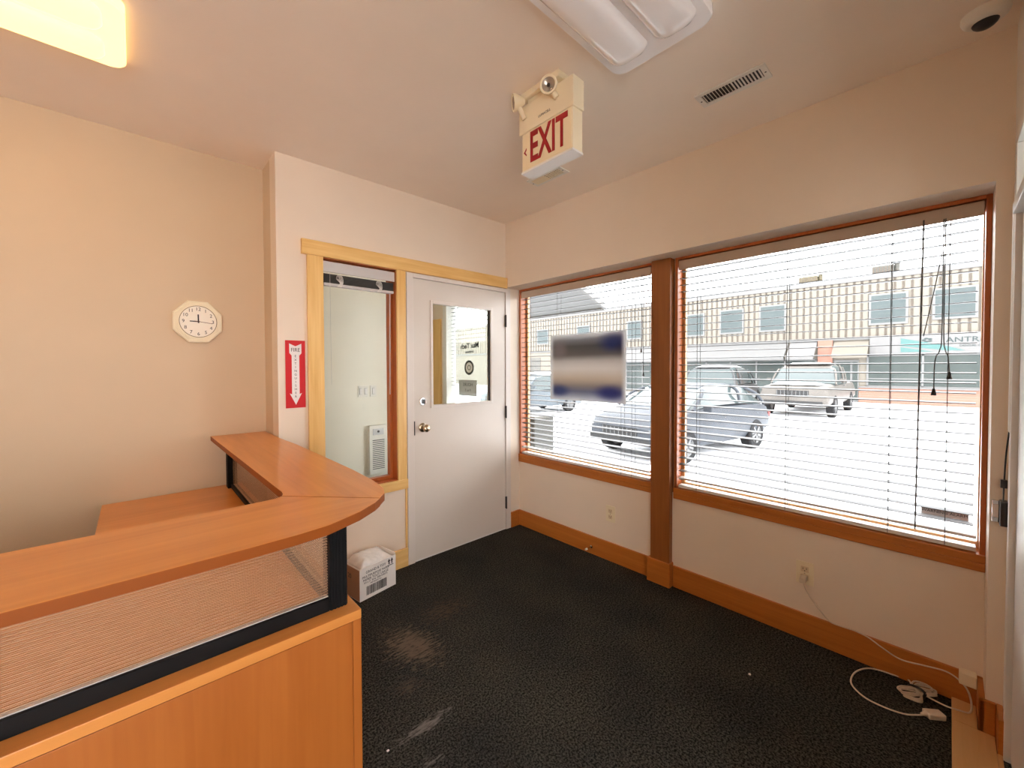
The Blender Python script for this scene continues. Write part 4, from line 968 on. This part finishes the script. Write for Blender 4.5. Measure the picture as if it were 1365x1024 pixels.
# -- cars
def car(name, loc, yaw, L, W, Hh, paint, label, style, snow, s=1.0):
    o = thing(name, loc, label, 'car', 'parked vehicles', rz=yaw)
    hw = W/2
    if style == 'sedan':
        low = [(-0.5, .34, .55, .80), (-0.485, .25, .64, .90), (-0.42, .2, .70, .96), (-0.25, .18, .73, 1), (0.1, .18, .72, 1), (0.22, .18, .70, 1), (0.38, .19, .62, .97), (0.46, .22, .55, .90), (0.495, .27, .46, .78)]
        cab = [(-0.40, .66, .70, .86), (-0.27, .70, .96, .76), (-0.15, .72, 1.0, .74), (0.02, .72, 1.0, .74), (0.10, .72, .95, .75), (0.25, .66, .69, .84)]
    elif style == 'suv':
        low = [(-0.5, .26, .58, .92), (-0.48, .2, .62, .97), (-0.3, .18, .63, 1), (0.1, .18, .62, 1), (0.24, .18, .60, 1), (0.42, .19, .56, .97), (0.485, .22, .52, .90), (0.5, .26, .46, .85)]
        cab = [(-0.485, .60, .66, .92), (-0.45, .60, .95, .80), (-0.3, .61, 1.0, .78), (0.0, .61, .99, .78), (0.10, .60, .94, .79), (0.24, .58, .63, .88)]
    else:
        low = [(-0.5, .28, .60, .96), (-0.49, .24, .62, 1), (-0.3, .22, .62, 1), (0.1, .22, .62, 1), (0.24, .22, .62, 1), (0.45, .22, .60, .98), (0.49, .24, .57, .95), (0.5, .28, .52, .93)]
        cab = [(-0.16, .60, .64, .94), (-0.14, .60, .96, .84), (-0.05, .60, 1.0, .82), (0.08, .60, .98, .82), (0.13, .60, .92, .84), (0.23, .60, .64, .92)]
    def ring(x, z0, z1, w, tuck=0.9):
        x *= L; z0 *= Hh; z1 *= Hh; w *= hw; zm = z0+(z1-z0)*0.55
        return [(x, -w*tuck, z0), (x, -w, z0+(z1-z0)*0.2), (x, -w, zm), (x, -w*0.93, z1-(z1-z0)*0.08), (x, -w*0.8, z1), (x, w*0.8, z1), (x, w*0.93, z1-(z1-z0)*0.08), (x, w, zm), (x, w, z0+(z1-z0)*0.2), (x, w*tuck, z0)]
    m = MB(); m.loft([ring(*q) for q in low]); m.build('body', paint, o, smooth=35, local=True)
    def cring(x, z0, z1, w):
        x *= L; z0 *= Hh; z1 *= Hh; w *= hw
        return [(x, -hw*0.93 if z1-z0 > 0.1 else -w, z0), (x, -w, z0+(z1-z0)*0.9), (x, -w*0.85, z1), (x, w*0.85, z1), (x, w, z0+(z1-z0)*0.9), (x, hw*0.93 if z1-z0 > 0.1 else w, z0)]
    m = MB(); m.loft([cring(*q) for q in cab]); m.build('cabin_glass', M['cglass'], o, smooth=25, local=True)
    # roof skin and pillars in body colour, a little proud of the glass
    m = MB(); top = [q for q in cab if q[2] > 0.9]
    m.loft([[(q[0]*L, -q[3]*hw*0.90, q[2]*Hh-0.03), (q[0]*L, -q[3]*hw*0.84, q[2]*Hh+0.012), (q[0]*L, q[3]*hw*0.84, q[2]*Hh+0.012), (q[0]*L, q[3]*hw*0.90, q[2]*Hh-0.03)] for q in top])
    m.build('roof', paint, o, smooth=35, local=True)
    m = MB()
    for sd in (-1, 1):
        for i in (1, 2, -2):
            a, c = cab[i], cab[i-1] if i == 1 else (cab[-1] if i == -2 else cab[2])
            x1 = c[0]*L if i != 2 else a[0]*L
            m.tube([(a[0]*L, sd*a[3]*hw*0.99, a[2]*Hh-0.02), ((a[0]*L+x1)/2, sd*hw*0.90, (a[2]*Hh+c[1]*Hh)/2+0.05), (x1, sd*hw*0.95, c[1]*Hh+0.02)], 0.03, n=8, res=4)
    m.build('roof_pillars', paint, o, local=True)
    wr = Hh*0.225 if style == 'sedan' else Hh*0.21
    for sx in (-0.30, 0.31):
        for sd in (-1, 1):
            y = sd*(hw-0.09)
            wh = MB().lathe([(wr*0.62, -0.10), (wr*0.92, -0.105), (wr, -0.08), (wr, 0.08), (wr*0.92, 0.105), (wr*0.62, 0.10)], Matrix.Translation((sx*L, y, wr)) @ Matrix.Rotation(PI/2, 4, 'X'), 24).build('wheel', M['tyre'], o, smooth=40, local=True)
            rm = MB().lathe([(0, 0.085), (wr*0.14, 0.09), (wr*0.2, 0.08), (wr*0.56, 0.07), (wr*0.63, 0.095), (wr*0.63, -0.09), (0, -0.09)], Matrix.Translation((sx*L, y, wr)) @ Matrix.Rotation(PI/2*(1 if sd < 0 else -1), 4, 'X'), 24)
            for k in range(5):
                a = 2*PI*k/5; rm.box(-0.02, 0.02, wr*0.12, wr*0.6, 0.07, 0.10, rot=Matrix.Translation((sx*L, y, wr)) @ Matrix.Rotation(PI/2*(1 if sd < 0 else -1), 4, 'X') @ Matrix.Rotation(a, 4, 'Z'))
            rm.build('rim', M['rim'], wh, local=True)
    xf = low[-1][0]*L
    zg = low[-1][2]*Hh
    m = MB().box(xf-0.06, xf+0.012, -hw*0.45, hw*0.45, zg-0.24*Hh*0.5, zg-0.01)
    gr = m.build('grille', M['grille'], o, local=True)
    m = MB()
    for k in range(9): m.box(xf+0.010, xf+0.02, -hw*0.43+k*hw*0.86/8-0.008, -hw*0.43+k*hw*0.86/8+0.008, zg-0.12*Hh+0.01, zg-0.02)
    m.build('grille_bars', M['rim'], gr, local=True)
    for sd in (-1, 1):
        MB().box(xf-0.16, xf-0.002, sd*hw*0.50, sd*hw*0.80, zg-0.075*Hh, zg-0.005, bev=0.02).build('headlight', M['lampc'], o, local=True)
        xr = low[0][0]*L
        MB().box(xr-0.012, xr+0.10, sd*hw*0.62, sd*hw*0.90, low[0][2]*Hh-0.14, low[0][2]*Hh-0.02, bev=0.01).build('tail_light', M['tail'], o, local=True)
        MB().box(0.17*L, 0.17*L+0.09, sd*(hw+0.0), sd*(hw+0.16), Hh*0.66, Hh*0.66+0.11, bev=0.02).build('mirror', paint, o, local=True)
        MB().box(-0.02*L, 0.01*L, sd*(hw*0.995), sd*(hw+0.02), Hh*0.57, Hh*0.59).build('door_handle', M['rim'], o, local=True)
    MB().box(xf-0.02, xf+0.014, -hw*0.82, hw*0.82, low[-1][1]*Hh-0.03, low[-1][1]*Hh+0.07, bev=0.015).build('bumper', M['grille'], o, local=True)
    if style == 'pickup':
        MB().box(-0.485*L, -0.18*L, -hw*0.85, hw*0.85, 0.60*Hh, 0.635*Hh).build('cargo_bed', M['snow'], o, local=True)
    if snow:
        m = MB()
        for (xa, xb, z, w) in snow:
            n = 10; secs = []
            for k in range(n+1):
                x = (xa+(xb-xa)*k/n)*L; e = math.sin(PI*(0.08+0.84*k/n))
                h = 0.07*e*(0.7+0.5*random.random()); ww = w*hw*(0.9+0.1*e)
                secs.append([(x, -ww, z*Hh), (x, -ww*0.8, z*Hh+h*0.9), (x, -ww*0.2, z*Hh+h*1.1), (x, ww*0.3, z*Hh+h), (x, ww*0.8, z*Hh+h*0.8), (x, ww, z*Hh)])
            m.loft(secs)
        m.build('snow_cover', M['snow'], o, local=True, smooth=60)
    return o
car('sedan_car', (6.55, 1.22, G), math.radians(171), 4.15, 1.74, 1.38, M['cblue'], 'dusty blue sedan parked nose-in, nearest the windows', 'sedan', None)
car('pickup_truck', (17.3, 0.97, G), math.radians(180), 5.4, 1.95, 1.80, M['ctan'], 'snow-topped beige pickup truck facing the windows across the lot', 'pickup', [(-0.13, 0.10, 1.0, .72), (0.25, 0.46, .615, .75)])
car('suv_car', (16.9, 3.75, G), math.radians(4), 4.6, 1.85, 1.72, M['cgrey'], 'grey SUV with snow on its roof, left of the pickup', 'suv', [(-0.42, 0.02, 1.0, .70)])
car('hatchback_car', (9.6, 8.2, G), math.radians(172), 4.0, 1.72, 1.48, M['csilver'], 'pale blue-grey car with snowy roof, leftmost outside by the door', 'suv', [(-0.42, 0.04, 1.0, .70), (0.28, 0.44, .59, .7)])
# ------------------------------------------------------------------ light
W = bpy.data.worlds.new('overcast'); SC.world = W; W.use_nodes = True
bg = W.node_tree.nodes['Background']; bg.inputs['Color'].default_value = (0.96, 0.98, 1.0, 1); bg.inputs['Strength'].default_value = 5.0

# ------------------------------------------------------------------ camera
cam = bpy.data.cameras.new('camera'); co_ = bpy.data.objects.new('camera', cam); COL.objects.link(co_)
yaw, pitch, roll = 0.7022, 0.0202, -0.0046
fw = Vector((math.sin(yaw)*math.cos(pitch), math.cos(yaw)*math.cos(pitch), -math.sin(pitch)))
r0 = Vector((math.cos(yaw), -math.sin(yaw), 0)); u0 = r0.cross(fw)
r1 = math.cos(roll)*r0+math.sin(roll)*u0; u1 = -math.sin(roll)*r0+math.cos(roll)*u0
m4 = Matrix((r1, u1, -fw)).transposed().to_4x4(); m4.translation = Vector((-2.4511, -2.4741, 1.4038))
co_.matrix_world = m4
cam.sensor_fit = 'HORIZONTAL'; cam.sensor_width = 36.0; cam.lens = 535.6543*36/1365
cam.shift_x = (682.5-632.3841)/1365; cam.shift_y = (500.7346-512)/1365
cam.clip_start = 0.02; cam.clip_end = 300
SC.camera = co_

SC.view_settings.view_transform = 'Standard'; SC.view_settings.look = 'None'
SC.view_settings.gamma = 1.0; SC.view_settings.use_curve_mapping = False
SC.view_settings.exposure = 1.06
SC.cycles.max_bounces = 12; SC.cycles.diffuse_bounces = 8; SC.cycles.transparent_max_bounces = 16
SC.cycles.use_denoising = True
SC.cycles.sample_clamp_indirect = 8.0
